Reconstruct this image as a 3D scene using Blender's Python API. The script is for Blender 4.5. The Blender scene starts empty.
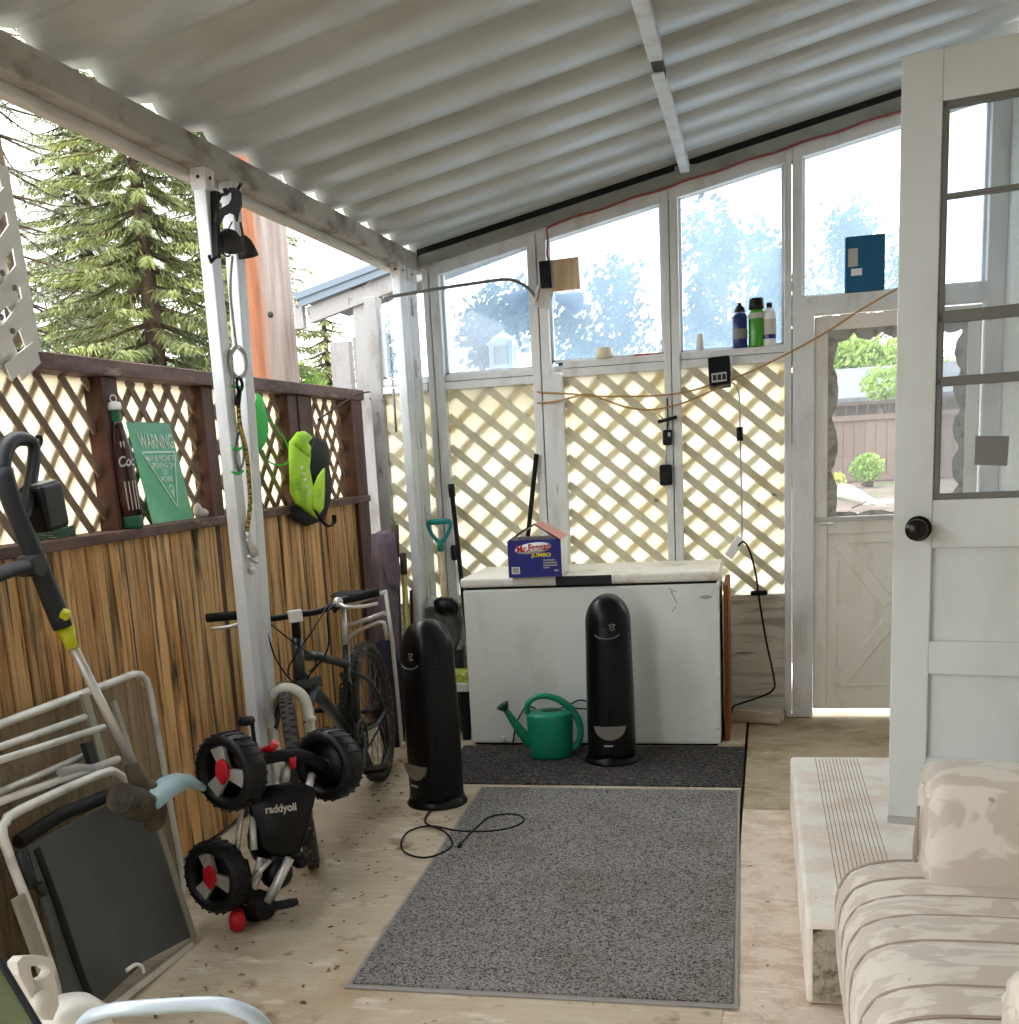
import bpy, math, random
from mathutils import Vector, Matrix
R = random.Random(11)
SC = bpy.context.scene
COL = SC.collection
V = Vector
rad = math.radians

# ------------------------------------------------------------------ camera
CAMF, CCX, CCY, CH = 1140.0, 480.0, 697.0, 1.5
yaw, pit, rol = rad(14.15), rad(11.97), rad(-3.3)
fw = V((-math.sin(yaw)*math.cos(pit), math.cos(yaw)*math.cos(pit), -math.sin(pit)))
_rt = V((math.cos(yaw), math.sin(yaw), 0)); _up = _rt.cross(fw)
rt = _rt*math.cos(rol) + _up*math.sin(rol)
up = -_rt*math.sin(rol) + _up*math.cos(rol)
EYE = V((0, 0, CH))

def at(x, y, X=None, Y=None, Z=None):
    """point of the place that a sight line meets on a plane X, Y or Z (metres)"""
    d = rt*(x-CCX) - up*(y-CCY) + fw*CAMF
    if X is not None: t = X/d.x
    elif Y is not None: t = Y/d.y
    else: t = (Z-CH)/d.z
    return EYE + d*t

cam = bpy.data.cameras.new('camera'); camo = bpy.data.objects.new('camera', cam); COL.objects.link(camo)
cam.sensor_width = 36.0; cam.sensor_fit = 'AUTO'
cam.lens = CAMF*36.0/1024.0
cam.shift_x = (509.5-CCX)/1024.0
cam.shift_y = (CCY-512.0)/1024.0
cam.clip_start = 0.05; cam.clip_end = 400
m = Matrix((rt, up, -fw)).transposed().to_4x4(); m.translation = EYE
camo.matrix_world = m
SC.camera = camo

# ------------------------------------------------------------------ materials
def nt(name):
    m = bpy.data.materials.new(name); m.use_nodes = True
    t = m.node_tree; t.nodes.clear()
    out = t.nodes.new('ShaderNodeOutputMaterial')
    return m, t, out

def c4(c): return (c[0], c[1], c[2], 1.0)
def s2l(r, g, b):
    f = lambda u: (u/255/12.92) if u/255 <= .04045 else ((u/255+.055)/1.055)**2.4
    return (f(r), f(g), f(b))

def noise_fac(t, scale, stretch=(1, 1, 1), detail=4, lo=.35, hi=.65, rough=.6, dist=0.0, coord='Object'):
    tc = t.nodes.new('ShaderNodeTexCoord'); mp = t.nodes.new('ShaderNodeMapping')
    mp.inputs['Scale'].default_value = stretch
    if coord == 'Board':       # every separate board gets its own piece of the grain
        g = t.nodes.new('ShaderNodeNewGeometry'); k = t.nodes.new('ShaderNodeMath'); k.operation = 'MULTIPLY'; k.inputs[1].default_value = 37.0
        a = t.nodes.new('ShaderNodeVectorMath'); a.operation = 'ADD'
        t.links.new(g.outputs['Random Per Island'], k.inputs[0]); t.links.new(tc.outputs['Object'], a.inputs[0]); t.links.new(k.outputs[0], a.inputs[1]); t.links.new(a.outputs[0], mp.inputs['Vector'])
    else: t.links.new(tc.outputs[coord], mp.inputs['Vector'])
    n = t.nodes.new('ShaderNodeTexNoise'); n.inputs['Scale'].default_value = scale
    n.inputs['Detail'].default_value = detail; n.inputs['Roughness'].default_value = rough
    n.inputs['Distortion'].default_value = dist
    t.links.new(mp.outputs[0], n.inputs['Vector'])
    r = t.nodes.new('ShaderNodeMapRange'); r.inputs['From Min'].default_value = lo; r.inputs['From Max'].default_value = hi
    t.links.new(n.outputs['Fac'], r.inputs['Value'])
    return r.outputs['Result']

def mixc(t, fac, a, b):
    mx = t.nodes.new('ShaderNodeMix'); mx.data_type = 'RGBA'
    if isinstance(fac, float): mx.inputs[0].default_value = fac
    else: t.links.new(fac, mx.inputs[0])
    for s, k in ((a, 6), (b, 7)):
        if isinstance(s, (tuple, list)): mx.inputs[k].default_value = c4(s)
        else: t.links.new(s, mx.inputs[k])
    return mx.outputs[2]

def mat(name, col, rough=.6, metal=0.0, layers=(), bump=0.0, bscale=60, bstretch=(1, 1, 1), island=0.0, spec=.5, coat=0.0, coord='Object'):
    """layers: (colour, scale, stretch, lo, hi) noise patches laid over the base colour"""
    m, t, out = nt(name)
    p = t.nodes.new('ShaderNodeBsdfPrincipled'); t.links.new(p.outputs[0], out.inputs[0])
    p.inputs['Roughness'].default_value = rough; p.inputs['Metallic'].default_value = metal
    p.inputs['Specular IOR Level'].default_value = spec
    p.inputs['Coat Weight'].default_value = coat
    cur = col
    for (c2, sc, st, lo, hi) in layers:
        cur = mixc(t, noise_fac(t, sc, st, lo=lo, hi=hi, coord=coord), cur, c2)
    if island:
        g = t.nodes.new('ShaderNodeNewGeometry')
        h = t.nodes.new('ShaderNodeHueSaturation')
        r = t.nodes.new('ShaderNodeMapRange'); r.inputs['To Min'].default_value = 1-island; r.inputs['To Max'].default_value = 1+island
        t.links.new(g.outputs['Random Per Island'], r.inputs['Value']); t.links.new(r.outputs[0], h.inputs['Value'])
        if isinstance(cur, (tuple, list)): h.inputs['Color'].default_value = c4(cur)
        else: t.links.new(cur, h.inputs['Color'])
        cur = h.outputs[0]
    if isinstance(cur, (tuple, list)): p.inputs['Base Color'].default_value = c4(cur)
    else: t.links.new(cur, p.inputs['Base Color'])
    if bump:
        b = t.nodes.new('ShaderNodeBump'); b.inputs['Strength'].default_value = bump; b.inputs['Distance'].default_value = .01
        t.links.new(noise_fac(t, bscale, bstretch, lo=.2, hi=.8), b.inputs['Height']); t.links.new(b.outputs[0], p.inputs['Normal'])
    return m

def sheet_mat(name, col, dif=.25, layers=()):
    m, t, out = nt(name)
    tr = t.nodes.new('ShaderNodeBsdfTranslucent'); df = t.nodes.new('ShaderNodeBsdfDiffuse')
    cur = col
    for (c2, sc, st, lo, hi) in layers:
        cur = mixc(t, noise_fac(t, sc, st, lo=lo, hi=hi), cur, c2)
    for n in (tr, df):
        if isinstance(cur, tuple): n.inputs['Color'].default_value = c4(cur)
        else: t.links.new(cur, n.inputs['Color'])
    mx = t.nodes.new('ShaderNodeMixShader'); mx.inputs[0].default_value = dif
    t.links.new(tr.outputs[0], mx.inputs[1]); t.links.new(df.outputs[0], mx.inputs[2]); t.links.new(mx.outputs[0], out.inputs[0])
    return m

def glass_mat(name, haze, tint=(1, 1, 1), hazecol=(.9, .95, 1), vary=0.0):
    m, t, out = nt(name)
    tp = t.nodes.new('ShaderNodeBsdfTransparent'); tp.inputs['Color'].default_value = c4(tint)
    tr = t.nodes.new('ShaderNodeBsdfTranslucent'); tr.inputs['Color'].default_value = c4(hazecol)
    gl = t.nodes.new('ShaderNodeBsdfGlossy'); gl.inputs['Roughness'].default_value = .03
    m1 = t.nodes.new('ShaderNodeMixShader'); m2 = t.nodes.new('ShaderNodeMixShader')
    m1.inputs[0].default_value = haze
    if vary:
        r = noise_fac(t, 3.0, (1, 1, .5), detail=6, lo=.3, hi=.7)
        k = t.nodes.new('ShaderNodeMapRange'); k.inputs['To Min'].default_value = haze-vary; k.inputs['To Max'].default_value = haze+vary
        t.links.new(r, k.inputs['Value']); t.links.new(k.outputs[0], m1.inputs[0])
    t.links.new(tp.outputs[0], m1.inputs[1]); t.links.new(tr.outputs[0], m1.inputs[2])
    m2.inputs[0].default_value = .04
    t.links.new(m1.outputs[0], m2.inputs[1]); t.links.new(gl.outputs[0], m2.inputs[2]); t.links.new(m2.outputs[0], out.inputs[0])
    return m

def leaf_mat(name, c1, c2, scale=3):
    m, t, out = nt(name)
    cur = mixc(t, noise_fac(t, scale, lo=.35, hi=.65), c1, c2)
    g = t.nodes.new('ShaderNodeNewGeometry'); h = t.nodes.new('ShaderNodeHueSaturation')
    r = t.nodes.new('ShaderNodeMapRange'); r.inputs['To Min'].default_value = .6; r.inputs['To Max'].default_value = 1.4
    t.links.new(g.outputs['Random Per Island'], r.inputs['Value']); t.links.new(r.outputs[0], h.inputs['Value']); t.links.new(cur, h.inputs['Color'])
    d = t.nodes.new('ShaderNodeBsdfDiffuse'); tr = t.nodes.new('ShaderNodeBsdfTranslucent')
    t.links.new(h.outputs[0], d.inputs[0]); t.links.new(h.outputs[0], tr.inputs[0])
    mx = t.nodes.new('ShaderNodeMixShader'); mx.inputs[0].default_value = .4
    t.links.new(d.outputs[0], mx.inputs[1]); t.links.new(tr.outputs[0], mx.inputs[2]); t.links.new(mx.outputs[0], out.inputs[0])
    return m

M = {}
M['white_paint'] = mat('white_paint', s2l(226, 227, 226), .55, layers=((s2l(196, 194, 188), 9, (1, 1, .25), .5, .75), (s2l(120, 112, 100), 30, (1, 1, .12), .68, .76)), bump=.25, bscale=40, bstretch=(1, 1, .1))
M['white_metal'] = mat('white_metal', s2l(226, 230, 234), .35, layers=((s2l(196, 198, 198), 6, (1, 1, .3), .5, .7),))
M['peeling'] = mat('peeling_paint', s2l(228, 227, 226), .7, layers=((s2l(200, 195, 190), 5, (1, 1, .4), .5, .62), (s2l(140, 128, 114), 22, (1, 1, .5), .66, .70)), bump=.4)
M['roof'] = mat('roof_metal', s2l(194, 199, 197), .3, layers=((s2l(176, 177, 172), 3, (.4, 1, 1), .45, .7),))
M['header'] = mat('header_grey', s2l(150, 152, 144), .6, layers=((s2l(126, 126, 118), 5, (1, 1, 1), .5, .7),))
M['beam'] = mat('beam_grime', s2l(176, 170, 160), .7, layers=((s2l(120, 106, 90), 6, (1, .6, 1), .5, .66), (s2l(186, 180, 168), 4, (1, .5, 1), .52, .62)), bump=.3)
M['beam_white'] = mat('beam_white', s2l(206, 203, 192), .55, layers=((s2l(160, 152, 138), 4, (1, .3, 1), .5, .7),))
M['fence'] = mat('fence_cedar', s2l(228, 182, 120), .8, layers=((s2l(190, 136, 76), 4, (3, 3, .3), .45, .62), (s2l(226, 194, 146), 10, (3, 3, .15), .5, .68), (s2l(118, 92, 62), 9, (3, 3, .12), .54, .64), (s2l(66, 52, 38), 14, (3, 3, .1), .6, .68), (s2l(66, 52, 40), 3, (2, 2, .5), .60, .70)), bump=.5, bscale=30, bstretch=(3, 3, .1), island=.3, coord='Board')
M['plywood'] = mat('plywood', s2l(222, 200, 168), .75, layers=((s2l(196, 164, 124), 6, (2, 2, .2), .45, .65),))
M['plywood_edge'] = mat('brown_board', s2l(150, 84, 32), .7, layers=((s2l(112, 60, 24), 8, (2, 2, .2), .5, .65),))
M['brown'] = mat('brown_stain', s2l(88, 54, 44), .65, layers=((s2l(58, 34, 28), 6, (2, 2, .4), .45, .65), (s2l(120, 86, 74), 12, (2, 2, .3), .62, .72)), bump=.2)
M['brown_rail'] = mat('brown_rail', s2l(104, 76, 68), .65, layers=((s2l(70, 46, 36), 5, (2, .5, 2), .45, .6), (s2l(140, 118, 104), 14, (2, .4, 2), .6, .7)), bump=.3)
M['lat_brown'] = mat('lattice_brown', s2l(126, 106, 88), .7, layers=((s2l(150, 130, 108), 3, (1, 1, 1), .5, .66),))
M['lat_cream'] = mat('lattice_cream', s2l(220, 214, 186), .7, layers=((s2l(200, 190, 154), 4, (1, 1, 1), .5, .66), (s2l(84, 72, 50), 5, (1, 1, 1), .645, .68)))
M['lat_white'] = mat('lattice_white', s2l(232, 230, 224), .45)
M['sheet'] = sheet_mat('fence_sheet', s2l(255, 254, 246), .2, ((s2l(255, 248, 222), 2.2, (1, 1, 1), .45, .65),))
M['sheet_fence'] = sheet_mat('fence_sheet_left', s2l(250, 242, 222), .2, ((s2l(252, 246, 228), 2.2, (1, 1, 1), .45, .65),))
M['concrete'] = mat('concrete', s2l(202, 188, 164), .85, layers=((s2l(192, 176, 150), 26, (.12, 1.6, 1), .42, .7), (s2l(172, 150, 118), 2.2, (1, 1, 1), .5, .72), (s2l(140, 116, 86), 6, (1, 1, 1), .6, .72), (s2l(220, 210, 194), 9, (.6, 1.2, 1), .56, .7), (s2l(120, 100, 76), 30, (1, 1, 1), .68, .74)), bump=.5, bscale=60, bstretch=(.25, 2, 1))
M['concrete_pink'] = mat('concrete_pink', s2l(226, 210, 192), .85, layers=((s2l(206, 184, 162), 10, (1, 1, 1), .45, .62), (s2l(236, 226, 212), 30, (.4, 2, 1), .55, .68)), bump=.5, bscale=70)
M['concrete_dark'] = mat('concrete_dirt_shade', s2l(186, 170, 140), .8, layers=((s2l(150, 132, 102), 4, (.9, 1.2, 1), .42, .66), (s2l(204, 190, 162), 14, (.7, 1.3, 1), .55, .72)), bump=.4)  # back slab's darker tone: dirt stain and shade put into the colour
M['step'] = mat('step_concrete', s2l(246, 240, 230), .85, layers=((s2l(236, 222, 208), 5, (1, 1, 1), .45, .6), (s2l(176, 160, 142), 28, (1, 1, 1), .68, .74)), bump=.3)
M['step_face'] = mat('step_mossy_shaded', s2l(186, 176, 158), .9, layers=((s2l(140, 130, 108), 24, (1, 1, 1), .5, .65), (s2l(72, 62, 46), 11, (1, 1, 1.0), .54, .64)), bump=.6)  # moss stains plus shade painted into the near face
M['joint'] = mat('joint_dirt_gap_dark', s2l(40, 34, 28), .95)
M['groove'] = mat('groove', s2l(168, 150, 132), .9)
M['carpet'] = mat('mat_carpet', s2l(186, 182, 179), .95, layers=((s2l(168, 158, 148), 2.5, (1, 1, 1), .45, .7), (s2l(60, 58, 60), 150, (1, 1, 1), .44, .62), (s2l(240, 232, 222), 170, (1, 1, 1), .6, .68)), bump=1.0, bscale=200, spec=.1)
M['carpet_dark'] = mat('runner_carpet', s2l(104, 100, 99), .95, layers=((s2l(56, 54, 56), 90, (1, 1, 1), .44, .56), (s2l(180, 172, 164), 100, (.4, 1, 1), .6, .7)), bump=1.0, bscale=160, spec=.1)
M['rubber'] = mat('rubber_edge', s2l(150, 144, 140), .7)
M['freezer'] = mat('freezer_enamel', s2l(242, 245, 241), .4, layers=((s2l(226, 229, 222), 3, (1, 1, .5), .5, .68), (s2l(150, 142, 124), 28, (1, 1, .6), .72, .76)))
M['freezer_lid'] = mat('freezer_lid', s2l(246, 243, 234), .45, layers=((s2l(216, 200, 176), 6, (1, 1, 1), .55, .68),))
M['black'] = mat('black_plastic', s2l(11, 11, 13), .42, spec=.3)
M['gloss_black'] = mat('gloss_black', s2l(7, 7, 11), .32, spec=.28)
M['black_matte'] = mat('black_matte', s2l(20, 20, 21), .7, spec=.3)
M['dark_grey'] = mat('dark_grey', s2l(38, 41, 44), .5, spec=.35)
M['grey'] = mat('mid_grey', s2l(120, 120, 116), .5)
M['lightgrey'] = mat('light_grey', s2l(176, 176, 172), .45)
M['silver'] = mat('silver', s2l(214, 212, 208), .34, .5)
M['alu'] = mat('aluminium', s2l(228, 226, 220), .4, .25, layers=((s2l(196, 192, 184), 12, (1, 1, 1), .5, .7),))
M['alu_blue'] = mat('painted_tube', s2l(206, 218, 228), .35, .15)
M['chrome'] = mat('chrome', s2l(210, 210, 210), .15, 1.0)
M['canvas_green'] = mat('can_green', s2l(18, 150, 118), .4, layers=((s2l(12, 128, 100), 4, (1, 1, 1), .4, .7),))
M['can_dark'] = mat('can_dark', s2l(10, 62, 48), .6)
M['blue_print'] = mat('blue_print', s2l(24, 30, 128), .45)
M['white'] = mat('plain_white', s2l(240, 240, 238), .5)
M['ivory'] = mat('ivory', s2l(232, 222, 190), .5)
M['pink'] = mat('pink_print', s2l(226, 148, 140), .55)
M['red'] = mat('red', s2l(196, 22, 38), .35)
M['yellow'] = mat('yellow', s2l(246, 226, 60), .4)
M['lime_plastic'] = mat('lime_plastic', s2l(206, 210, 40), .4)
M['sign_green'] = mat('sign_green', s2l(70, 168, 122), .4, layers=((s2l(120, 200, 164), 2.5, (1, 1, 1), .5, .7),))
M['sign_text'] = mat('sign_text', s2l(206, 232, 216), .5)
M['cola'] = mat('cola_brown', s2l(50, 18, 16), .2, layers=((s2l(84, 34, 26), 6, (1, 1, .2), .5, .65),), coat=.3)
M['cola_green'] = mat('cola_green', s2l(20, 96, 66), .35)
M['teal'] = mat('teal_plastic', s2l(8, 128, 128), .4)
M['book_blue'] = mat('book_blue', s2l(8, 92, 132), .5)
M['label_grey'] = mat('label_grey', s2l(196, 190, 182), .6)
M['cord'] = mat('cord_tan', s2l(178, 138, 84), .6)
M['cord_red'] = mat('cord_red', s2l(150, 70, 62), .6)
M['wood_handle'] = mat('wood_handle', s2l(206, 186, 150), .6, layers=((s2l(170, 146, 108), 8, (2, 2, .2), .45, .65),))
M['dark_wood'] = mat('dark_handle', s2l(78, 66, 56), .6)
M['yellow_shaft'] = mat('yellow_shaft', s2l(228, 212, 120), .45)
M['fabric_mauve'] = mat('fabric_mauve', s2l(126, 112, 122), .9, layers=((s2l(92, 80, 94), 6, (1, 1, .4), .45, .65),), bump=.2)
M['fabric_navy'] = mat('fabric_navy', s2l(40, 40, 58), .9, layers=((s2l(26, 26, 40), 5, (1, 1, 1), .45, .65),))
M['sling_dark'] = mat('sling_dark', s2l(84, 86, 84), .75, layers=((s2l(66, 68, 66), 3, (1, 1, 1), .42, .66),), bump=.25, bscale=500)
M['sling_mesh'] = None; M['sling_mesh0'] = mat('sling_brown', s2l(176, 162, 134), .85, layers=((s2l(130, 118, 94), 60, (1, 1, 1), .44, .56), (s2l(150, 138, 116), 5, (1, 1, 1), .5, .66)), bump=.4, bscale=300)
M['sling_olive'] = mat('sling_olive', s2l(122, 132, 92), .8, layers=((s2l(104, 114, 78), 4, (1, 1, 1), .45, .65),), bump=.2, bscale=300)
M['strut_olive'] = mat('strut_olive', s2l(150, 148, 130), .5)
M['bike_frame'] = mat('bike_frame', s2l(54, 62, 62), .3, .3, layers=((s2l(36, 42, 42), 4, (1, 1, 1), .45, .65),), coat=.3)
M['bike_white'] = mat('bike_white', s2l(228, 224, 212), .35)
M['tyre'] = mat('tyre', s2l(64, 60, 56), .85, layers=((s2l(140, 128, 112), 30, (1, 1, 1), .55, .68),), bump=.3)
M['tyre_black'] = mat('tyre_black', s2l(17, 17, 20), .45, spec=.35)
M['spoke'] = mat('spoke_steel', s2l(150, 148, 142), .35, .8)
M['rim'] = mat('rim_dark', s2l(70, 70, 70), .35, .5)
M['guard'] = mat('guard_blue', s2l(164, 192, 198), .45)
M['motor'] = mat('motor_grime', s2l(86, 76, 60), .8, layers=((s2l(58, 50, 38), 12, (1, 1, 1), .45, .6),))
M['hivis'] = mat('hivis_lime', s2l(190, 240, 60), .7, layers=((s2l(130, 190, 30), 8, (1, 1, 1), .5, .68),))
M['hivis_black'] = mat('vest_black', s2l(22, 24, 22), .85)
M['green_strap'] = mat('green_strap', s2l(60, 190, 84), .7)
M['hose_green'] = mat('hose_green', s2l(62, 104, 82), .5)
M['rope'] = mat('rope_yellow', s2l(190, 170, 84), .8, layers=((s2l(70, 60, 36), 60, (1, 1, 2), .5, .55),))
M['rust'] = mat('iron_dark', s2l(46, 44, 42), .7, .2)
M['kick'] = mat('kickboard', s2l(224, 222, 212), .8, layers=((s2l(176, 172, 160), 8, (.3, 1, 3), .5, .64), (s2l(100, 92, 78), 9, (.4, 1, 4), .68, .73)), bump=.3)
M['plank'] = mat('grey_plank', s2l(208, 200, 182), .8, layers=((s2l(176, 166, 144), 6, (.3, 2, 3), .48, .64),))
M['door'] = mat('door_white', s2l(216, 221, 220), .45, layers=((s2l(200, 203, 198), 3, (1, 1, .5), .45, .7),))
M['sash_grey'] = mat('door_sash', s2l(112, 112, 106), .5)  # darker grey for the window sash of the open door
M['storm'] = mat('storm_door', s2l(240, 236, 228), .5, layers=((s2l(224, 216, 204), 5, (1, 1, .4), .48, .68),))
M['film'] = mat('torn_film', s2l(176, 174, 168), .8, layers=((s2l(140, 138, 132), 20, (1, 1, 1), .48, .6),))
M['knob'] = mat('knob_bronze', s2l(34, 30, 27), .25, .6)
M['stucco'] = mat('stucco', s2l(222, 220, 212), .9, layers=((s2l(205, 202, 194), 20, (1, 1, 1), .45, .65),), bump=.5, bscale=80)
M['glass'] = glass_mat('hazy_glass', .26, (.96, .99, 1.0), (.60, .80, 1.0), .08)
M['glass_clear'] = glass_mat('clear_glass', .03, (1, 1, 1))
M['glass_door'] = glass_mat('door_glass', .16, (.96, .98, 1.0), (.9, .95, 1.0), .05)
M['frost'] = sheet_mat('frosted_lamp', s2l(120, 136, 170), .5)
M['jug'] = mat('jug_white', s2l(234, 230, 222), .4)
M['cement_bag'] = mat('bag_grey', s2l(96, 94, 90), .8, layers=((s2l(66, 64, 62), 8, (1, 1, 1), .45, .62),))
M['weathered'] = mat('weathered_white', s2l(160, 158, 156), .8, layers=((s2l(136, 130, 124), 5, (1, 1, .4), .5, .62), (s2l(100, 90, 80), 22, (1, 1, .5), .64, .70)), bump=.4)
M['wb_plastic'] = mat('plastic_bag', s2l(226, 226, 218), .4, layers=((s2l(190, 190, 182), 14, (1, 1, 1), .45, .6),))
M['yg'] = mat('yellowgreen', s2l(196, 204, 84), .6, layers=((s2l(120, 124, 70), 20, (1, 1, 1), .5, .6),))
M['sofa'] = None
M['bottle_blue'] = mat('bottle_blue', s2l(24, 42, 104), .25)
M['bottle_green'] = mat('bottle_green', s2l(64, 150, 40), .25)
M['rear_light_block'] = mat('light_block_wall', s2l(128, 118, 104), .8, layers=((s2l(104, 94, 80), 5, (3, 3, .3), .45, .65),))
M['dusk'] = mat('dark_room', s2l(120, 112, 100), .8)
M['gravel'] = mat('ground_gravel', s2l(112, 98, 86), .95, layers=((s2l(92, 78, 66), 3, (1, 1, 1), .45, .6), (s2l(84, 88, 58), .7, (1, 1, 1), .55, .62)))
M['lawn'] = mat('lawn', s2l(140, 156, 92), .95, layers=((s2l(196, 176, 150), .5, (1, 1, 1), .48, .55),))
M['far_fence'] = mat('far_fence', s2l(114, 98, 88), .8, island=.08)
M['shingle'] = mat('grey_shingle', s2l(108, 111, 114), .8, layers=((s2l(98, 101, 103), 2, (1, 4, 1), .45, .6),))
M['fascia'] = mat('fascia_blue', s2l(112, 126, 138), .5)
M['bark'] = mat('bark', s2l(92, 76, 60), .9, layers=((s2l(64, 52, 42), 8, (1, 1, .3), .45, .6),))
M['spruce'] = leaf_mat('spruce_needles', s2l(108, 120, 92), s2l(184, 190, 128), 1.6)
M['spruce_grey'] = leaf_mat('spruce_grey', s2l(130, 138, 116), s2l(160, 164, 134), 1.2)
M['leaf'] = leaf_mat('leaf_green', s2l(104, 128, 84), s2l(146, 168, 96), .6)
M['leaf_dark'] = leaf_mat('leaf_deep', s2l(44, 66, 78), s2l(64, 88, 84), .6)
M['leaf_bright'] = leaf_mat('leaf_bright', s2l(140, 172, 92), s2l(182, 204, 120), .6)
M['litter'] = mat('dry_leaf', s2l(132, 104, 72), .9, island=.4)

def see_through(src, amount):
    m = M[src].copy(); m.name = src+'_open_weave'; t = m.node_tree
    out = next(n for n in t.nodes if n.type == 'OUTPUT_MATERIAL'); sh = out.inputs[0].links[0].from_socket
    tp = t.nodes.new('ShaderNodeBsdfTransparent'); mx = t.nodes.new('ShaderNodeMixShader'); mx.inputs[0].default_value = amount
    t.links.new(sh, mx.inputs[1]); t.links.new(tp.outputs[0], mx.inputs[2]); t.links.new(mx.outputs[0], out.inputs[0]); return m
M['sling_mesh'] = see_through('sling_mesh0', .58)
def pole_mat():
    m, t, out = nt('utility_pole_wood')
    p = t.nodes.new('ShaderNodeBsdfPrincipled'); p.inputs['Roughness'].default_value = .85
    t.links.new(p.outputs[0], out.inputs[0])
    tc = t.nodes.new('ShaderNodeTexCoord'); sx = t.nodes.new('ShaderNodeSeparateXYZ'); t.links.new(tc.outputs['Object'], sx.inputs[0])
    r = t.nodes.new('ShaderNodeMapRange'); r.inputs['From Min'].default_value = .02; r.inputs['From Max'].default_value = .08
    n = noise_fac(t, 5, (2, 2, .3), lo=.2, hi=.8)
    ad = t.nodes.new('ShaderNodeMath'); ad.operation = 'MULTIPLY_ADD'; ad.inputs[1].default_value = .06
    t.links.new(n, ad.inputs[0]); t.links.new(sx.outputs['X'], ad.inputs[2]); 
    t.links.new(ad.outputs[0], r.inputs['Value'])
    a = mixc(t, noise_fac(t, 7, (3, 3, .25)), s2l(150, 96, 62), s2l(122, 72, 46))
    b = mixc(t, noise_fac(t, 7, (4, 4, .2)), s2l(150, 138, 130), s2l(122, 108, 100))
    t.links.new(mixc(t, r.outputs[0], a, b), p.inputs['Base Color'])
    return m
M['upole'] = pole_mat()

def sofa_mat():
    m, t, out = nt('sofa_damask')
    p = t.nodes.new('ShaderNodeBsdfPrincipled'); p.inputs['Roughness'].default_value = .75
    p.inputs['Sheen Weight'].default_value = .3
    t.links.new(p.outputs[0], out.inputs[0])
    base = mixc(t, noise_fac(t, 5, (.8, 2.2, 1), detail=3, lo=.47, hi=.53, dist=1.2), s2l(206, 195, 183), s2l(228, 220, 208))
    c = mixc(t, noise_fac(t, 22, (1, 1, 1), lo=.68, hi=.72), base, s2l(176, 158, 140))
    t.links.new(c, p.inputs['Base Color'])
    b = t.nodes.new('ShaderNodeBump'); b.inputs['Strength'].default_value = .25; b.inputs['Distance'].default_value = .01
    t.links.new(noise_fac(t, 14, (.6, 1.6, 1), lo=.2, hi=.8), b.inputs['Height']); t.links.new(b.outputs[0], p.inputs['Normal'])
    return m
M['sofa'] = sofa_mat()
M['piping'] = mat('sofa_piping', s2l(172, 156, 142), .8)

# ------------------------------------------------------------------ mesh building
ROOTM = {}
def smooth_path(pts, n=6, closed=False):
    pts = [V(p) for p in pts]; out = []; N = len(pts)
    rng = range(N if closed else N-1)
    for i in rng:
        if closed: p0, p1, p2, p3 = pts[(i-1) % N], pts[i], pts[(i+1) % N], pts[(i+2) % N]
        else: p0, p1, p2, p3 = pts[max(i-1, 0)], pts[i], pts[i+1], pts[min(i+2, N-1)]
        for k in range(n):
            u = k/n
            out.append(.5*((2*p1)+(p2-p0)*u+(2*p0-5*p1+4*p2-p3)*u*u+(3*p1-p0-3*p2+p3)*u**3))
    if not closed: out.append(pts[-1].copy())
    return out

def frame(origin, x, y):
    """4x4 with local x, y axes and z = x cross y"""
    x = V(x).normalized(); z = x.cross(V(y)).normalized(); y = z.cross(x)
    m = Matrix((x, y, z)).transposed().to_4x4(); m.translation = V(origin); return m

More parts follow.
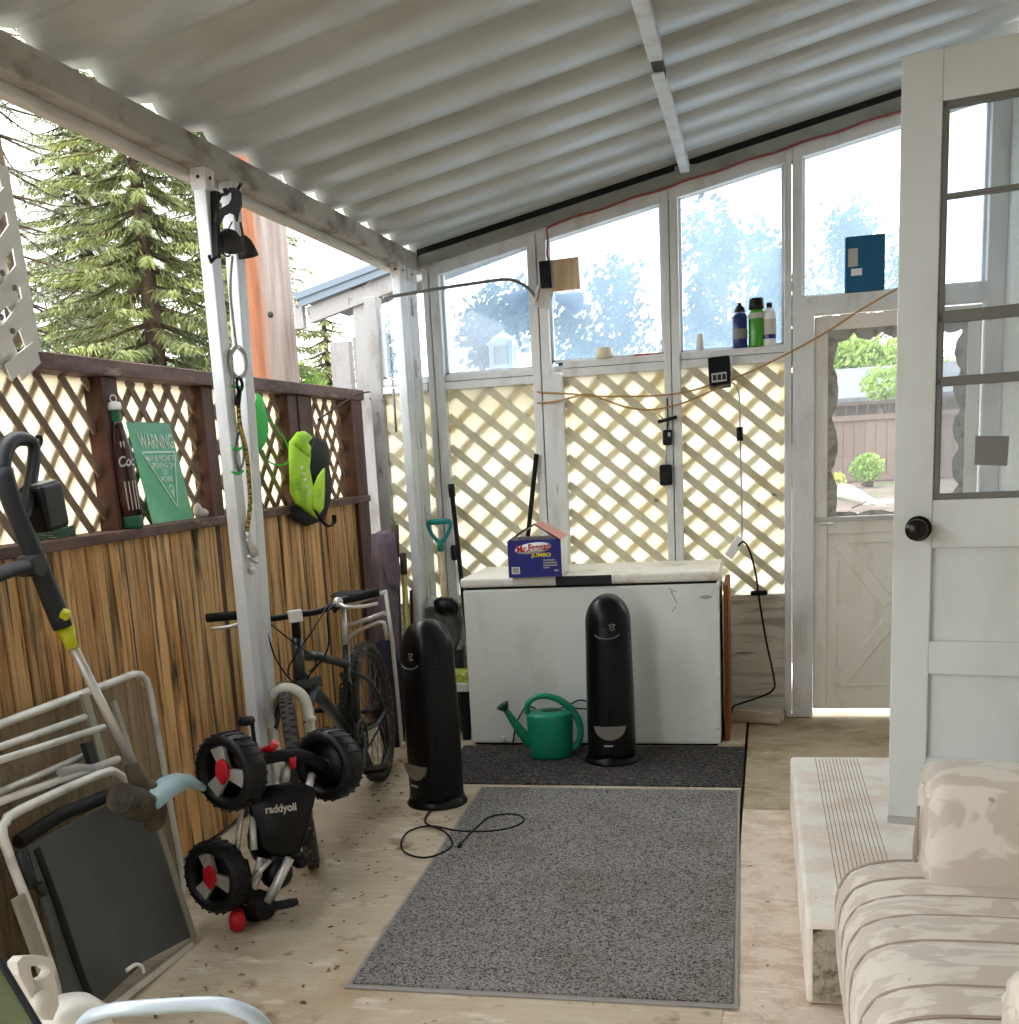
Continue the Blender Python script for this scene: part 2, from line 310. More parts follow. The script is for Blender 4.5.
class MB:
    def __init__(s): s.v = []; s.f = []; s.s = []
    def add(s, vs, fs, smooth=False, T=None):
        o = len(s.v)
        s.v += [(T @ V(v) if T is not None else V(v)) for v in vs]
        s.f += [tuple(i+o for i in f) for f in fs]; s.s += [smooth]*len(fs); return s
    def box(s, lo, hi, T=None):
        (a, b, c), (d, e, f) = lo, hi
        return s.add([(a, b, c), (d, b, c), (d, e, c), (a, e, c), (a, b, f), (d, b, f), (d, e, f), (a, e, f)],
                     [(3, 2, 1, 0), (4, 5, 6, 7), (0, 1, 5, 4), (1, 2, 6, 5), (2, 3, 7, 6), (3, 0, 4, 7)], False, T)
    def bar(s, p0, p1, w, h, upv=(0, 0, 1)):
        """rectangular bar, w across, h along upv"""
        p0, p1 = V(p0), V(p1); d = (p1-p0); L = d.length; d.normalize()
        x = d.cross(V(upv)).normalized(); z = x.cross(d)
        T = Matrix((x, d, z)).transposed().to_4x4(); T.translation = p0
        return s.box((-w/2, 0, -h/2), (w/2, L, h/2), T)
    def loft(s, rings, cap0=True, cap1=True, smooth=True, closed=False):
        n = len(rings[0]); vs = [p for r in rings for p in r]; fs = []
        m_ = len(rings)
        for i in range(m_ if closed else m_-1):
            a, b = i*n, ((i+1) % m_)*n
            for k in range(n): fs.append((a+k, a+(k+1) % n, b+(k+1) % n, b+k))
        s.add(vs, fs, smooth)
        if not closed:
            o = len(s.v)-len(vs)
            if cap0: s.f.append(tuple(o+k for k in reversed(range(n)))); s.s.append(False)
            if cap1: s.f.append(tuple(o+(m_-1)*n+k for k in range(n))); s.s.append(False)
        return s
    def tube(s, pts, r, n=10, closed=False, sm=0, flat=1.0):
        pts = smooth_path(pts, sm, closed) if sm else [V(p) for p in pts]
        N = len(pts); rs = r if isinstance(r, (list, tuple)) else [r]*N
        if len(rs) != N:
            q = [i*(len(rs)-1)/(N-1) for i in range(N)]
            rs = [rs[int(u)]+(rs[min(int(u)+1, len(rs)-1)]-rs[int(u)])*(u-int(u)) for u in q]
        rings = []; nrm = None
        for i, p in enumerate(pts):
            if closed: t = pts[(i+1) % N]-pts[i-1]
            else: t = pts[min(i+1, N-1)]-pts[max(i-1, 0)]
            t = t.normalized() if t.length > 1e-9 else V((0, 0, 1))
            if nrm is None:
                a = V((0, 0, 1)) if abs(t.z) < .9 else V((1, 0, 0)); nrm = a.cross(t).normalized()
            nrm = (nrm - t*nrm.dot(t)).normalized(); b = t.cross(nrm)
            rings.append([p+(nrm*math.cos(2*math.pi*k/n)+b*math.sin(2*math.pi*k/n)*flat)*rs[i] for k in range(n)])
        return s.loft(rings, closed=closed)
    def lathe(s, prof, T=None, n=24, sx=1.0, sy=1.0, smooth=True):
        """prof: (radius, z) from bottom to top, around local z"""
        rings = []
        for r, z in prof:
            r = max(r, 1e-4)
            ring = [V((r*math.cos(2*math.pi*k/n)*sx, r*math.sin(2*math.pi*k/n)*sy, z)) for k in range(n)]
            rings.append([T @ p for p in ring] if T is not None else ring)
        return s.loft(rings, smooth=smooth)
    def prism(s, poly, T, d):
        """polygon in the local xy plane, thickness d along local z (centred)"""
        n = len(poly)
        vs = [(x, y, -d/2) for x, y in poly]+[(x, y, d/2) for x, y in poly]
        fs = [tuple(reversed(range(n))), tuple(range(n, 2*n))]+[(k, (k+1) % n, n+(k+1) % n, n+k) for k in range(n)]
        return s.add(vs, fs, False, T)
    def ball(s, c, r, n=14, T=None):
        rx, ry, rz = r if isinstance(r, (tuple, list)) else (r, r, r); rings = []
        for i in range(n//2+1):
            a = -math.pi/2+math.pi*i/(n//2); q = max(math.cos(a), 1e-3)
            rings.append([V((c[0]+rx*q*math.cos(2*math.pi*k/n), c[1]+ry*q*math.sin(2*math.pi*k/n), c[2]+rz*math.sin(a))) for k in range(n)])
        if T is not None: rings = [[T @ p for p in r_] for r_ in rings]
        return s.loft(rings)
    def torus(s, T, R0, r, n=36, k=10, flat=1.0):
        """ring around local z"""
        rings = []
        for i in range(n):
            a = 2*math.pi*i/n; e = V((math.cos(a), math.sin(a), 0))
            rings.append([T @ (e*(R0+r*math.cos(2*math.pi*j/k))+V((0, 0, r*flat*math.sin(2*math.pi*j/k)))) for j in range(k)])
        return s.loft(rings, closed=True)
    def pillow(s, outline, T, thick, edge=.25):
        """puffy closed shape over a star-shaped outline in local xy"""
        n = len(outline); cx = sum(p[0] for p in outline)/n; cy = sum(p[1] for p in outline)/n
        rings = []
        for f, h in ((.02, 1), (.4, .95), (.7, .75), (.9, .5), (1.0, edge), (1.0, -edge), (.9, -.5), (.7, -.75), (.4, -.95), (.02, -1)):
            rings.append([T @ V((cx+(x-cx)*f, cy+(y-cy)*f, h*thick/2)) for x, y in outline])
        return s.loft(rings)
    def build(s, name, material, parent=None, bevel=0.0, seg=2, sub=0):
        me = bpy.data.meshes.new(name)
        if parent is not None:
            T = ROOTM[parent].inverted(); vs = [T @ v for v in s.v]; loc = None
        else:
            xs = [v.x for v in s.v]; ys = [v.y for v in s.v]; zs = [v.z for v in s.v]
            loc = V(((min(xs)+max(xs))/2, (min(ys)+max(ys))/2, min(zs))); vs = [v-loc for v in s.v]
        me.from_pydata([tuple(v) for v in vs], [], s.f)
        me.polygons.foreach_set('use_smooth', s.s); me.validate(); me.update()
        o = bpy.data.objects.new(name, me); COL.objects.link(o)
        me.materials.append(M[material] if isinstance(material, str) else material)
        if parent is not None: o.parent = parent; ROOTM[o] = ROOTM[parent]
        else: o.location = loc; ROOTM[o] = Matrix.Translation(loc)
        if bevel:
            b = o.modifiers.new('bevel', 'BEVEL'); b.width = bevel; b.segments = seg; b.limit_method = 'ANGLE'; b.angle_limit = rad(40)
        if sub:
            q = o.modifiers.new('sub', 'SUBSURF'); q.levels = sub; q.render_levels = sub
        return o

def tag(o, label, cat, group=None, kind=None):
    if label: o['label'] = label
    if cat: o['category'] = cat
    if group: o['group'] = group
    if kind: o['kind'] = kind
    return o
def thing(name, label, cat, loc, group=None, rot=None, kind=None):
    o = bpy.data.objects.new(name, None); COL.objects.link(o); o.empty_display_size = .1
    T = Matrix.Translation(V(loc))
    if rot is not None: T = T @ rot
    o.matrix_basis = T; ROOTM[o] = T
    return tag(o, label, cat, group, kind)
def text(body, size, T, material, parent, name='lettering', ext=.0006, sx=1.0, align='CENTER', shear=0.0, bold=0.0):
    cu = bpy.data.curves.new(name, 'FONT'); cu.body = body; cu.size = size; cu.extrude = ext
    cu.align_x = align; cu.align_y = 'CENTER'; cu.shear = shear; cu.offset = bold
    cu.materials.append(M[material])
    tmp = bpy.data.objects.new(name, cu); COL.objects.link(tmp)
    me = bpy.data.meshes.new_from_object(tmp.evaluated_get(bpy.context.evaluated_depsgraph_get()))
    bpy.data.objects.remove(tmp); bpy.data.curves.remove(cu)
    me.transform(ROOTM[parent].inverted() @ T @ Matrix.Diagonal((sx, 1, 1, 1))); me.name = name
    me.materials.clear(); me.materials.append(M[material])
    o = bpy.data.objects.new(name, me); COL.objects.link(o); o.parent = parent; ROOTM[o] = ROOTM[parent]
    return o
def dup(root, T, label, name=None, group=None):
    r = root.copy(); COL.objects.link(r); r.matrix_basis = T; ROOTM[r] = T
    r['label'] = label
    if group: r['group'] = group
    def rec(src, dst):
        for ch in [k for k in SC.objects if k.parent == src]:
            c = ch.copy(); COL.objects.link(c); c.parent = dst; rec(ch, c)
    rec(root, r); return r
WORLD, SUN, EXPO = 1.9, .5, 1.43
# ================================================================== the setting
WY = 6.33            # inside face of the back wall
HX = 1.17            # house wall
ROOFB = -1.6         # how far the porch reaches behind the camera
def roofz(x): return 2.597 + .203*(x+1.8)      # underside of the flat pans
BX = -1.8            # inside face of the gutter beam

def struct(o): o['kind'] = 'structure'; return o

# floor slabs with open joints
def slab(name, poly, z1, m_):
    b = MB(); b.prism(poly, Matrix.Translation((0, 0, z1-.06)), .12); return struct(b.build(name, m_))
ja, jb = (lambda y: -.104+.0085*(y-2.9)), (lambda y: -.089+.0085*(y-2.9))
slab('floor', [(-2.6, ROOFB), (ja(ROOFB), ROOFB), (ja(6.47), 6.47), (-2.6, 6.47)], 0, 'concrete')
slab('floor_slab', [(ja(ROOFB), ROOFB), (HX+.1, ROOFB), (HX+.1, 4.655), (jb(4.655), 4.655), (jb(2.9), 2.9), (ja(2.9), 2.9)], -.002, 'concrete_pink')
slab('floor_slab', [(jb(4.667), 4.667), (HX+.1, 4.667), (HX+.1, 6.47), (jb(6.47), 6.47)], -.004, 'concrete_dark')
b = MB(); b.prism([(ja(ROOFB)-.002, ROOFB), (jb(ROOFB)+.002, ROOFB), (jb(6.47)+.002, 6.47), (ja(6.47)-.002, 6.47)], Matrix.Translation((0, 0, -.08)), .1); b.box((-.06, 4.65, -.13), (HX, 4.67, -.02)); struct(b.build('floor_joint', 'joint'))
# ground outside
b = MB()
g = []
for i in range(41):
    for j in range(31):
        x = -60+120*i/40; y = 6.5 + 80*(j/30)**1.6
        z = -.13 + .6*min(1, max(0, (y-8)/16))
        g.append((x, y, z))
fs = [(i*31+j, (i+1)*31+j, (i+1)*31+j+1, i*31+j+1) for i in range(40) for j in range(30)]
b.add(g, fs, True)
struct(b.build('ground_yard', 'gravel'))
b = MB(); b.box((-60, -40, -.4), (60, 6.5, -.135)); struct(b.build('ground', 'gravel'))

# roof pans with raised ribs
b = MB()
prof = [(ROOFB, 0)]
for k in range(-13, 11):
    y = 2.845+.341*k
    prof += [(y, .036), (y+.018, .020), (y+.045, .009), (y+.085, .002), (y+.14, 0), (y+.19, .004), (y+.24, .011), (y+.29, .022)]
prof = [p for p in prof if ROOFB <= p[0] <= 6.48]
x0, x1 = -1.832, HX+.02
n = len(prof)
vs = [V((x, y, roofz(x)+h+dz)) for x in (x0, x1) for dz in (0, .004) for y, h in prof]
def runs():
    cur = []
    for k in range(n-1):
        steep = k > 0 and prof[k][1] > .035
        if steep and cur:
            yield cur
            cur = []
        cur.append(k)
    if cur: yield cur
for r in runs():          # each curved pan shaded smoothly on its own
    ks = r+[r[-1]+1]; m_ = len(ks)
    b.add([vs[k] for k in ks]+[vs[2*n+k] for k in ks], [(i, i+1, m_+i+1, m_+i) for i in range(m_-1)], True)
b.add([vs[n+k] for k in range(n)]+[vs[3*n+k] for k in range(n)], [(k, n+k, n+k+1, k+1) for k in range(n-1)])
b.add([vs[k] for k in range(2*n)], [(k, n+k, n+k+1, k+1) for k in range(n-1)])
b.add([vs[2*n+k] for k in range(2*n)], [(k, k+1, n+k+1, n+k) for k in range(n-1)])
struct(b.build('ceiling', 'roof'))

b = MB(); b.box((-2.4, ROOFB-.1, -.1), (HX+.1, ROOFB, 3.3)); struct(b.build('wall_rear_added', 'rear_light_block'))  # unseen wall added behind the camera to cut light on surfaces facing it
# gutter beam on the open side
b = MB(); b.box((-1.86, ROOFB, 2.495), (BX, 6.42, 2.586)); 
tb = struct(b.build('beam', 'beam', bevel=.004))
b = MB(); b.box((-1.91, ROOFB, 2.47), (-1.862, 6.42, 2.55)); struct(b.build('beam_gutter', 'beam_white', bevel=.006))
# ridge support under the pans
t = thing('roof_purlin', 'white square steel tube running under the ribbed roof pans', 'beam', (-.36, 4.6, 2.78), kind='structure')
zp = roofz(-.39)
b = MB(); b.box((-.378, ROOFB, zp-.045), (-.328, 4.50, zp-.004)); b.build('tube_section', 'white_metal', t, bevel=.004)
b = MB(); b.box((-.372, 4.46, zp-.040), (-.334, 4.74, zp-.008)); b.build('splice_sleeve', 'rust', t)
b = MB(); b.box((-.383, 4.64, zp-.047), (-.335, WY-.02, zp-.004)); b.build('tube_section', 'white_metal', t, bevel=.004)
b = MB(); b.box((-.41, WY-.045, zp-.07), (-.31, WY-.03, zp-.01)); b.build('end_bracket', 'header', t)

# sloping header of the back wall
def slopebox(mb, xa, xb, lo, hi, y0, y1):
    mb.add([(xa, y0, roofz(xa)+lo), (xb, y0, roofz(xb)+lo), (xb, y1, roofz(xb)+lo), (xa, y1, roofz(xa)+lo),
            (xa, y0, roofz(xa)+hi), (xb, y0, roofz(xb)+hi), (xb, y1, roofz(xb)+hi), (xa, y1, roofz(xa)+hi)],
           [(3, 2, 1, 0), (4, 5, 6, 7), (0, 1, 5, 4), (1, 2, 6, 5), (2, 3, 7, 6), (3, 0, 4, 7)])
wall = thing('wall_back', None, None, (-.5, WY, 0), kind='structure')
b = MB(); slopebox(b, -1.80, HX, -.086, -.026, WY-.035, WY+.04); b.build('header', 'header', wall, bevel=.004)
b = MB(); slopebox(b, -1.76, HX, -.15, -.084, WY-.012, WY+.09); b.build('head_trim', 'white_paint', wall)
b = MB(); slopebox(b, -1.80, HX, -.027, .12, WY-.025, WY+.05); b.build('gap_shadow_closure', 'black_matte', wall)  # black strip paints the gap shadow under the roof and closes rib ends
def stud(xa, xb, z0, z1, y0=WY-.02, name='stud', m_='white_paint'):
    b = MB(); b.box((xa, y0, z0), (xb, WY+.09, z1)); return b.build(name, m_, wall, bevel=.004)
def ztop(x): return roofz(x)-.10
stud(-1.782, -1.748, 0, ztop(-1.77)); stud(-1.742, -1.69, 0, ztop(-1.7))
stud(-1.193, -1.148, 0, ztop(-1.19)); stud(-1.142, -1.094, 1.9, ztop(-1.1)); stud(-1.142, -1.03, 0, 1.9)
stud(-.487, -.45, 0, ztop(-.48)); stud(-.445, -.402, 0, ztop(-.41))
stud(.128, .163, 0, ztop(.14)); stud(.168, .216, 2.19, ztop(.2))
stud(.170, .274, .16, 2.10, WY-.03, 'door_post'); stud(.170, .274, 0, .16, WY-.03, 'post_foot', 'peeling'); stud(1.085, HX, 0, ztop(1.1), WY-.03, 'door_post')
b = MB(); b.box((.168, WY-.03, 2.10), (1.09, WY+.09, 2.19)); b.build('door_header', 'white_paint', wall, bevel=.004)
# part of the wall beyond the corner
stud(-2.125, -2.055, 0, 2.39, WY-.02, 'stud', 'weathered'); stud(-2.36, -2.245, 1.6, 2.17, WY+.02, 'board', 'weathered')
for (xa, xb) in ((-1.69, -1.193), (-1.03, -.487), (-.402, .128), (-2.055, -1.79)):
    zA = 1.885 if xa > -1.2 else 1.862
    b = MB(); b.box((xa, WY-.012, zA), (xb, WY+.09, zA+.042)); b.box((xa, WY+.0, zA+.046), (xb, WY+.09, zA+.082))
    b.build('sill', 'white_paint', wall, bevel=.003)
b = MB(); b.box((-2.055, WY+.012, 0), (.128, WY+.06, .645)); b.build('kick_board', 'kick', wall)
b = MB(); b.box((-2.055, WY-.004, .645), (.128, WY+.06, .675)); b.build('kick_rail', 'kick', wall)

# window openings: hazy panes
WINS = [(-2.055, -1.86, 1.945, None), (-1.69, -1.193, 1.945, None), (-1.094, -.487, 1.968, None), (-.402, .128, 1.968, None), (.216, 1.085, 2.19, None)]
for i, (xa, xb, z0, _) in enumerate(WINS):
    w = thing('window_%d' % (i+1), None, None, ((xa+xb)/2, WY+.05, z0), kind='structure')
    za, zb = roofz(xa)-.14, roofz(xb)-.14
    if i == 0: za = zb = 2.33
    b = MB(); b.add([(xa, WY+.055, z0), (xb, WY+.055, z0), (xb, WY+.055, zb), (xa, WY+.055, za), (xa, WY+.059, z0), (xb, WY+.059, z0), (xb, WY+.059, zb), (xa, WY+.059, za)],
                    [(3, 2, 1, 0), (4, 5, 6, 7), (0, 1, 5, 4), (1, 2, 6, 5), (2, 3, 7, 6), (3, 0, 4, 7)])
    b.build('pane', 'glass', w)
    b = MB()
    for x in (xa, xb-.014): b.box((x, WY+.035, z0), (x+.014, WY+.075, (za if x == xa else zb)))
    b.box((xa, WY+.035, z0), (xb, WY+.075, z0+.012))
    b.build('window_frame', 'white_metal', w)

# lattice panels with a translucent sheet between the two layers of slats
def clip_seg(px, pz, dx, dz, x0, x1, z0, z1):
    t0, t1 = -99, 99
    for p, d, lo, hi in ((px, dx, x0, x1), (pz, dz, z0, z1)):
        a, b_ = (lo-p)/d, (hi-p)/d
        if a > b_: a, b_ = b_, a
        t0, t1 = max(t0, a), min(t1, b_)
    return (t0, t1) if t1-t0 > .02 else None
def slats(mb, O, U, x0, x1, z0, z1, pitch, w, th, sgn, ang=42, off=0.0):
    """diagonal slats in a plane: O origin, U in-plane horizontal direction, up is z"""
    U = V(U).normalized(); N = U.cross(V((0, 0, 1)))
    dx, dz = math.cos(rad(ang)), sgn*math.sin(rad(ang))
    step = pitch/math.sin(rad(ang))
    x = x0-(z1-z0)/math.tan(rad(ang))*1.2+off
    while x < x1+(z1-z0)/math.tan(rad(ang))*1.2:
        c = clip_seg(x, (z0+z1)/2, dx, dz, x0, x1, z0, z1)
        if c:
            a = V(O)+U*(x+dx*c[0])+V((0, 0, (z0+z1)/2+dz*c[0])); e = V(O)+U*(x+dx*c[1])+V((0, 0, (z0+z1)/2+dz*c[1]))
            mb.bar(a, e, th, w, N.cross(e-a))
        x += step
LABS = ['narrow lattice panel backed by pale sheet beside the fence end post', 'pale lattice panel with the black pole at the freezer corner in front', 'pale lattice panel behind the freezer, between the blue box and black adapters', 'pale lattice panel with the white power bar hanging in front']
for i, (xa, xb) in enumerate(((-2.055, -1.782), (-1.69, -1.193), (-1.03, -.487), (-.402, .128))):
    zt = 1.885 if xa > -1.2 else 1.862
    t = thing('lattice_panel', LABS[i], 'lattice panel', ((xa+xb)/2, WY+.04, .675), 'lattice panels in the back wall')
    b = MB(); slats(b, (0, WY+.026, 0), (1, 0, 0), xa, xb, .675, zt, (.127, .127, .111, .111)[i], .042, .007, -1, 41, (.0, .03, .02, .05)[i]); b.build('front_slats', 'lat_cream', t)
    b = MB(); b.box((xa, WY+.036, .675), (xb, WY+.0375, zt)); b.build('plastic_sheet', 'sheet', t)
    b = MB(); slats(b, (0, WY+.05, 0), (1, 0, 0), xa, xb, .675, zt, (.127, .125, .111, .111)[i], .042, .008, 1, 42, (.02, .05, 0, .03)[i]); b.build('rear_slats', 'lat_cream', t)

# storm door in the back wall
d1 = thing('door_1', None, None, (.67, WY, .04), kind='structure')
y0, y1 = WY+.0, WY+.035
b = MB()
for lo, hi in (((.277, .04), (.345, 2.09)), ((1.01, .04), (1.075, 2.09)), ((.345, 2.02), (1.01, 2.09)), ((.345, .04), (1.01, .125)), ((.345, .985), (1.01, 1.075))):
    b.box((lo[0], y0, lo[1]), (hi[0], y1, hi[1]))
b.build('door_frame', 'storm', d1, bevel=.005)
b = MB(); b.box((.345, y0+.012, .125), (1.01, y1-.005, .985)); b.build('kick_panel', 'storm', d1)
b = MB()
cx, cz = .70, .555
for sx_ in (-1, 1):
    for sz_ in (-1, 1):
        b.bar((cx+sx_*.04, y0+.012, cz+sz_*.05), (cx+sx_*.29, y0+.012, cz+sz_*.38), .02, .07, (0, 0, 1))
        b.bar((cx+sx_*.30, y0+.012, cz+sz_*.30), (cx+sx_*.30, y0+.012, cz+sz_*.04), .016, .012, (1, 0, 0))
for z in (.16, .93): b.box((.40, y0+.004, z), (.99, y0+.014, z+.018))
b.build('crossbuck', 'storm', d1, bevel=.006)
b = MB(); b.box((.345, y0+.016, 1.075), (1.01, y0+.02, 2.02)); b.build('pane', 'glass_clear', d1)
b = MB()   # torn dark film left round the edge of the pane
def scallop(p0, p1, inward, a, k, ph):
    pts = []
    for i in range(49):
        u = i/48; p = V(p0).lerp(V(p1), u)
        q = .4*a + a*abs(math.sin(ph+u*math.pi*k))**.7 + .006*R.random()
        pts.append((p, p+V(inward)*q))
    for (a0, a1), (b0, b1) in zip(pts, pts[1:]):
        dy = V((0, .003, 0))
        b.add([a0, b0, b1, a1, a0+dy, b0+dy, b1+dy, a1+dy], [(0, 1, 2, 3), (7, 6, 5, 4), (0, 4, 5, 1), (3, 2, 6, 7)])
yf = y0+.008
scallop((.345, yf, 1.08), (.345, yf, 2.02), (1, 0, 0), .034, 3.5, .4)
yf += .0008
scallop((1.01, yf, 1.08), (1.01, yf, 2.02), (-1, 0, 0), .04, 5, .9)
yf += .0032
scallop((.345, yf, 2.02), (1.01, yf, 2.02), (0, 0, -1), .04, 5, .2)
yf += .0004
scallop((.345, yf, 1.075), (1.01, yf, 1.075), (0, 0, 1), .018, 4, .2)
b.build('torn_film', 'film', d1)
b = MB(); b.box((.275, y0-.014, 1.052), (1.0, y0, 1.078)); b.build('latch_rail', 'silver', d1, bevel=.004)
b = MB(); b.tube([(.31, y0-.012, 1.045), (.31, y0-.045, 1.045), (.37, y0-.045, 1.043)], .008); b.build('door_handle', 'silver', d1)

# house wall with its doorway
hw = thing('wall_right', None, None, (HX, 2.6, 0), kind='structure')
b = MB()
for lo, hi in (((HX, ROOFB, -.1), (HX+.12, 3.15, 3.15)), ((HX, 3.99, -.1), (HX+.12, WY+.09, 3.15)), ((HX, 3.15, -.1), (HX+.12, 3.99, .385)), ((HX, 3.15, 2.46), (HX+.12, 3.99, 3.15))):
    b.box(lo, hi)
b.build('siding', 'stucco', hw)
b = MB(); b.box((HX+.12, 3.0, .3), (HX+.9, 3.02, 2.6)); b.box((HX+.12, 4.12, .3), (HX+.9, 4.14, 2.6)); b.box((HX+.9, 3.0, .3), (HX+.92, 4.14, 2.6)); b.box((HX+.12, 3.0, .28), (HX+.92, 4.14, .385)); b.box((HX+.12, 3.0, 2.5), (HX+.92, 4.14, 2.6))
b.build('entry_room', 'dusk', hw)
b = MB()
for lo, hi in (((HX-.03, 3.075, .385), (HX+.12, 3.15, 2.53)), ((HX-.03, 3.99, .385), (HX+.12, 4.06, 2.53)), ((HX-.03, 3.15, 2.46), (HX+.12, 3.99, 2.53)), ((HX-.06, 3.1, .335), (HX+.14, 4.04, .392))):
    b.box(lo, hi)
b.build('door_casing', 'white_paint', hw, bevel=.004)

# white panelled door standing open towards the camera
th = rad(-12.8)
U = V((math.cos(th), math.sin(th), 0)); E0 = V((.353, 3.31, .40)); N = U.cross(V((0, 0, 1)))   # N faces the camera
DT = frame(E0, U, (0, 0, 1))          # local x along the door from its latch edge, y up, z = towards camera
def dpx(x, y):
    d = rt*(x-CCX)-up*(y-CCY)+fw*CAMF; t = (E0-EYE).dot(N)/d.dot(N); p = EYE+d*t-E0
    return p.dot(U), p.z
DW, DH, DTK = .815, 2.02, .045
d2 = thing('door_2', None, None, E0+U*.4, kind='structure', rot=Matrix.Rotation(th, 4, 'Z'))
u0, zt_ = dpx(943, 101); _, zb_ = dpx(938, 500)
u1 = DW-u0
_, p1t = dpx(930, 548); _, p1b = dpx(930, 641); _, p2t = dpx(926, 674); p2b = .20
b = MB()
def dbox(xa, ya, xb, yb, za=-DTK, zb=0): b.box((xa, ya, za), (xb, yb, zb), DT)
dbox(0, 0, u0, DH); dbox(u1, 0, DW, DH); dbox(u0, zt_, u1, DH); dbox(u0, p1t, u1, zb_); dbox(u0, p2t, u1, p1b); dbox(u0, 0, u1, p2b)
b.build('door_frame', 'door', d2, bevel=.003)
for a_, c_ in ((p1b, p1t), (p2b, p2t)):
    b = MB(); dbox(u0-.01, a_-.01, u1+.01, c_+.01, -.036, -.018); b.build('door_panel', 'door', d2)
b = MB(); mids = [dpx(950, y)[1] for y in (195, 315, 381)]
um = (u0+u1)/2
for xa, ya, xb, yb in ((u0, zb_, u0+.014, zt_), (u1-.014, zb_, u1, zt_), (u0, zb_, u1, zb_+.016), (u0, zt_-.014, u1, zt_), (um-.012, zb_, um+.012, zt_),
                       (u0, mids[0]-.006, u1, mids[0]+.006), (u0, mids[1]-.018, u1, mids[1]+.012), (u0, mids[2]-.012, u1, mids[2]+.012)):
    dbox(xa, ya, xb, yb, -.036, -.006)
b.build('window_sash', 'sash_grey', d2, bevel=.002)
b = MB(); dbox(u0, zb_, u1, zt_, -.024, -.020); b.build('pane', 'glass_door', d2)
b = MB()
ks = [dpx(*p) for p in ((975, 436), (1009, 436), (1007, 466), (974, 465))]
b.prism([(x, y) for x, y in ks], DT @ Matrix.Translation((0, 0, -.0185)), .0015); b.build('sticker', 'grey', d2)
ku, kz = dpx(918.5, 528.5)
b = MB(); KT = DT @ Matrix.Translation((ku, kz, 0))
b.lathe([(.034, 0), (.034, .006), (.016, .009), (.013, .026), (.022, .034), (.0285, .046), (.0275, .058), (.02, .064), (.001, .065)], KT, 28); b.build('door_knob', 'knob', d2)
b = MB(); dbox(0.0, .0, DW, .022, -.05, .006); b.build('door_sweep', 'lightgrey', d2)
b = MB()
for z in (.2, 1.0, 1.8): b.lathe([(.008, 0), (.008, .09)], DT @ Matrix.Translation((DW+.004, z, -.004)) @ Matrix.Rotation(rad(-90), 4, 'X'), 10)
b.build('hinge', 'silver', d2)

# concrete step by the house
st = thing('concrete_step', 'long pale concrete step with a grooved tread below the open door', 'step', (.6, 3.8, 0))
b = MB(); b.box((.115, 2.95, 0), (HX-.002, 4.635, .234)); b.build('block', 'step', st, bevel=.014, seg=3)
b = MB()
for k in range(13):
    x = .21+k*.0132
    b.box((x, 3.12, .2336), (x+.0026, 4.60, .2350))
b.build('tread_grooves', 'groove', st)
b = MB(); b.box((.131, 2.9485, .010), (HX-.02, 2.952, .218)); b.build('end_face_moss_shade', 'step_face', st)
# ================================================================== posts
def post(label, spec, dep=.07):
    t = thing('awning_post', label, 'post', spec[0][0], 'white posts under the gutter beam')
    p0, p1 = spec[0]
    b = MB(); b.bar(p0, p1, .045, dep, (0, 1, 0)); b.build('post_shaft', 'white_metal', t, bevel=.004)
    b = MB(); T = V(p1)
    b.box((T.x-.028, T.y-dep/2-.0015, T.z-.07), (T.x+.026, T.y-dep/2, T.z)); b.box((T.x+.0225, T.y-dep/2, T.z-.07), (T.x+.0245, T.y+dep/2, T.z)); b.build('top_cap', 'peeling', t)
    b = MB(); b.lathe([(.006, 0), (.006, .004), (.003, .006)], Matrix.Translation((T.x, T.y-dep/2-.001, T.z-.03)) @ Matrix.Rotation(rad(90), 4, 'X'), 10); b.build('bolt', 'rust', t)
    b = MB(); b.lathe([(.006, 0), (.006, .004), (.003, .006)], Matrix.Translation((T.x+.024, T.y, T.z-.03)) @ Matrix.Rotation(rad(90), 4, 'Y'), 10); b.build('bolt', 'rust', t)
    return t
post('white square post with the straight black hanger bar near its top', [((-1.8225, 3.815, 0), (-1.8225, 3.815, 2.494))])
post('white square post with the bungee rope and deer ornament, beside its twin', [((-1.8225, 3.886, 0), (-1.8225, 4.03, 2.494))])
post('white square corner post under the end of the gutter beam', [((-1.8275, 6.03, 0), (-1.8275, 6.03, 2.494))], .11)
post('white square post between the corner post and the back wall', [((-1.8275, 6.195, .0), (-1.8275, 6.195, 2.494))], .17)
for z, lab in ((2.25, 'topmost pale hook plate on the post nearest the back wall'), (1.93, 'second hook plate from the top on the post nearest the back wall'), (1.55, 'third hook plate from the top on the post nearest the back wall'), (1.15, 'lowest hook plate on the post nearest the back wall')):
    b = MB(); b.box((-1.806, 6.15, z), (-1.797, 6.20, z+.09)); b.ball((-1.796, 6.175, z+.045), .008, 8); tag(b.build('hook_plate', 'peeling'), lab, 'hook plate', 'hook plates on the post')

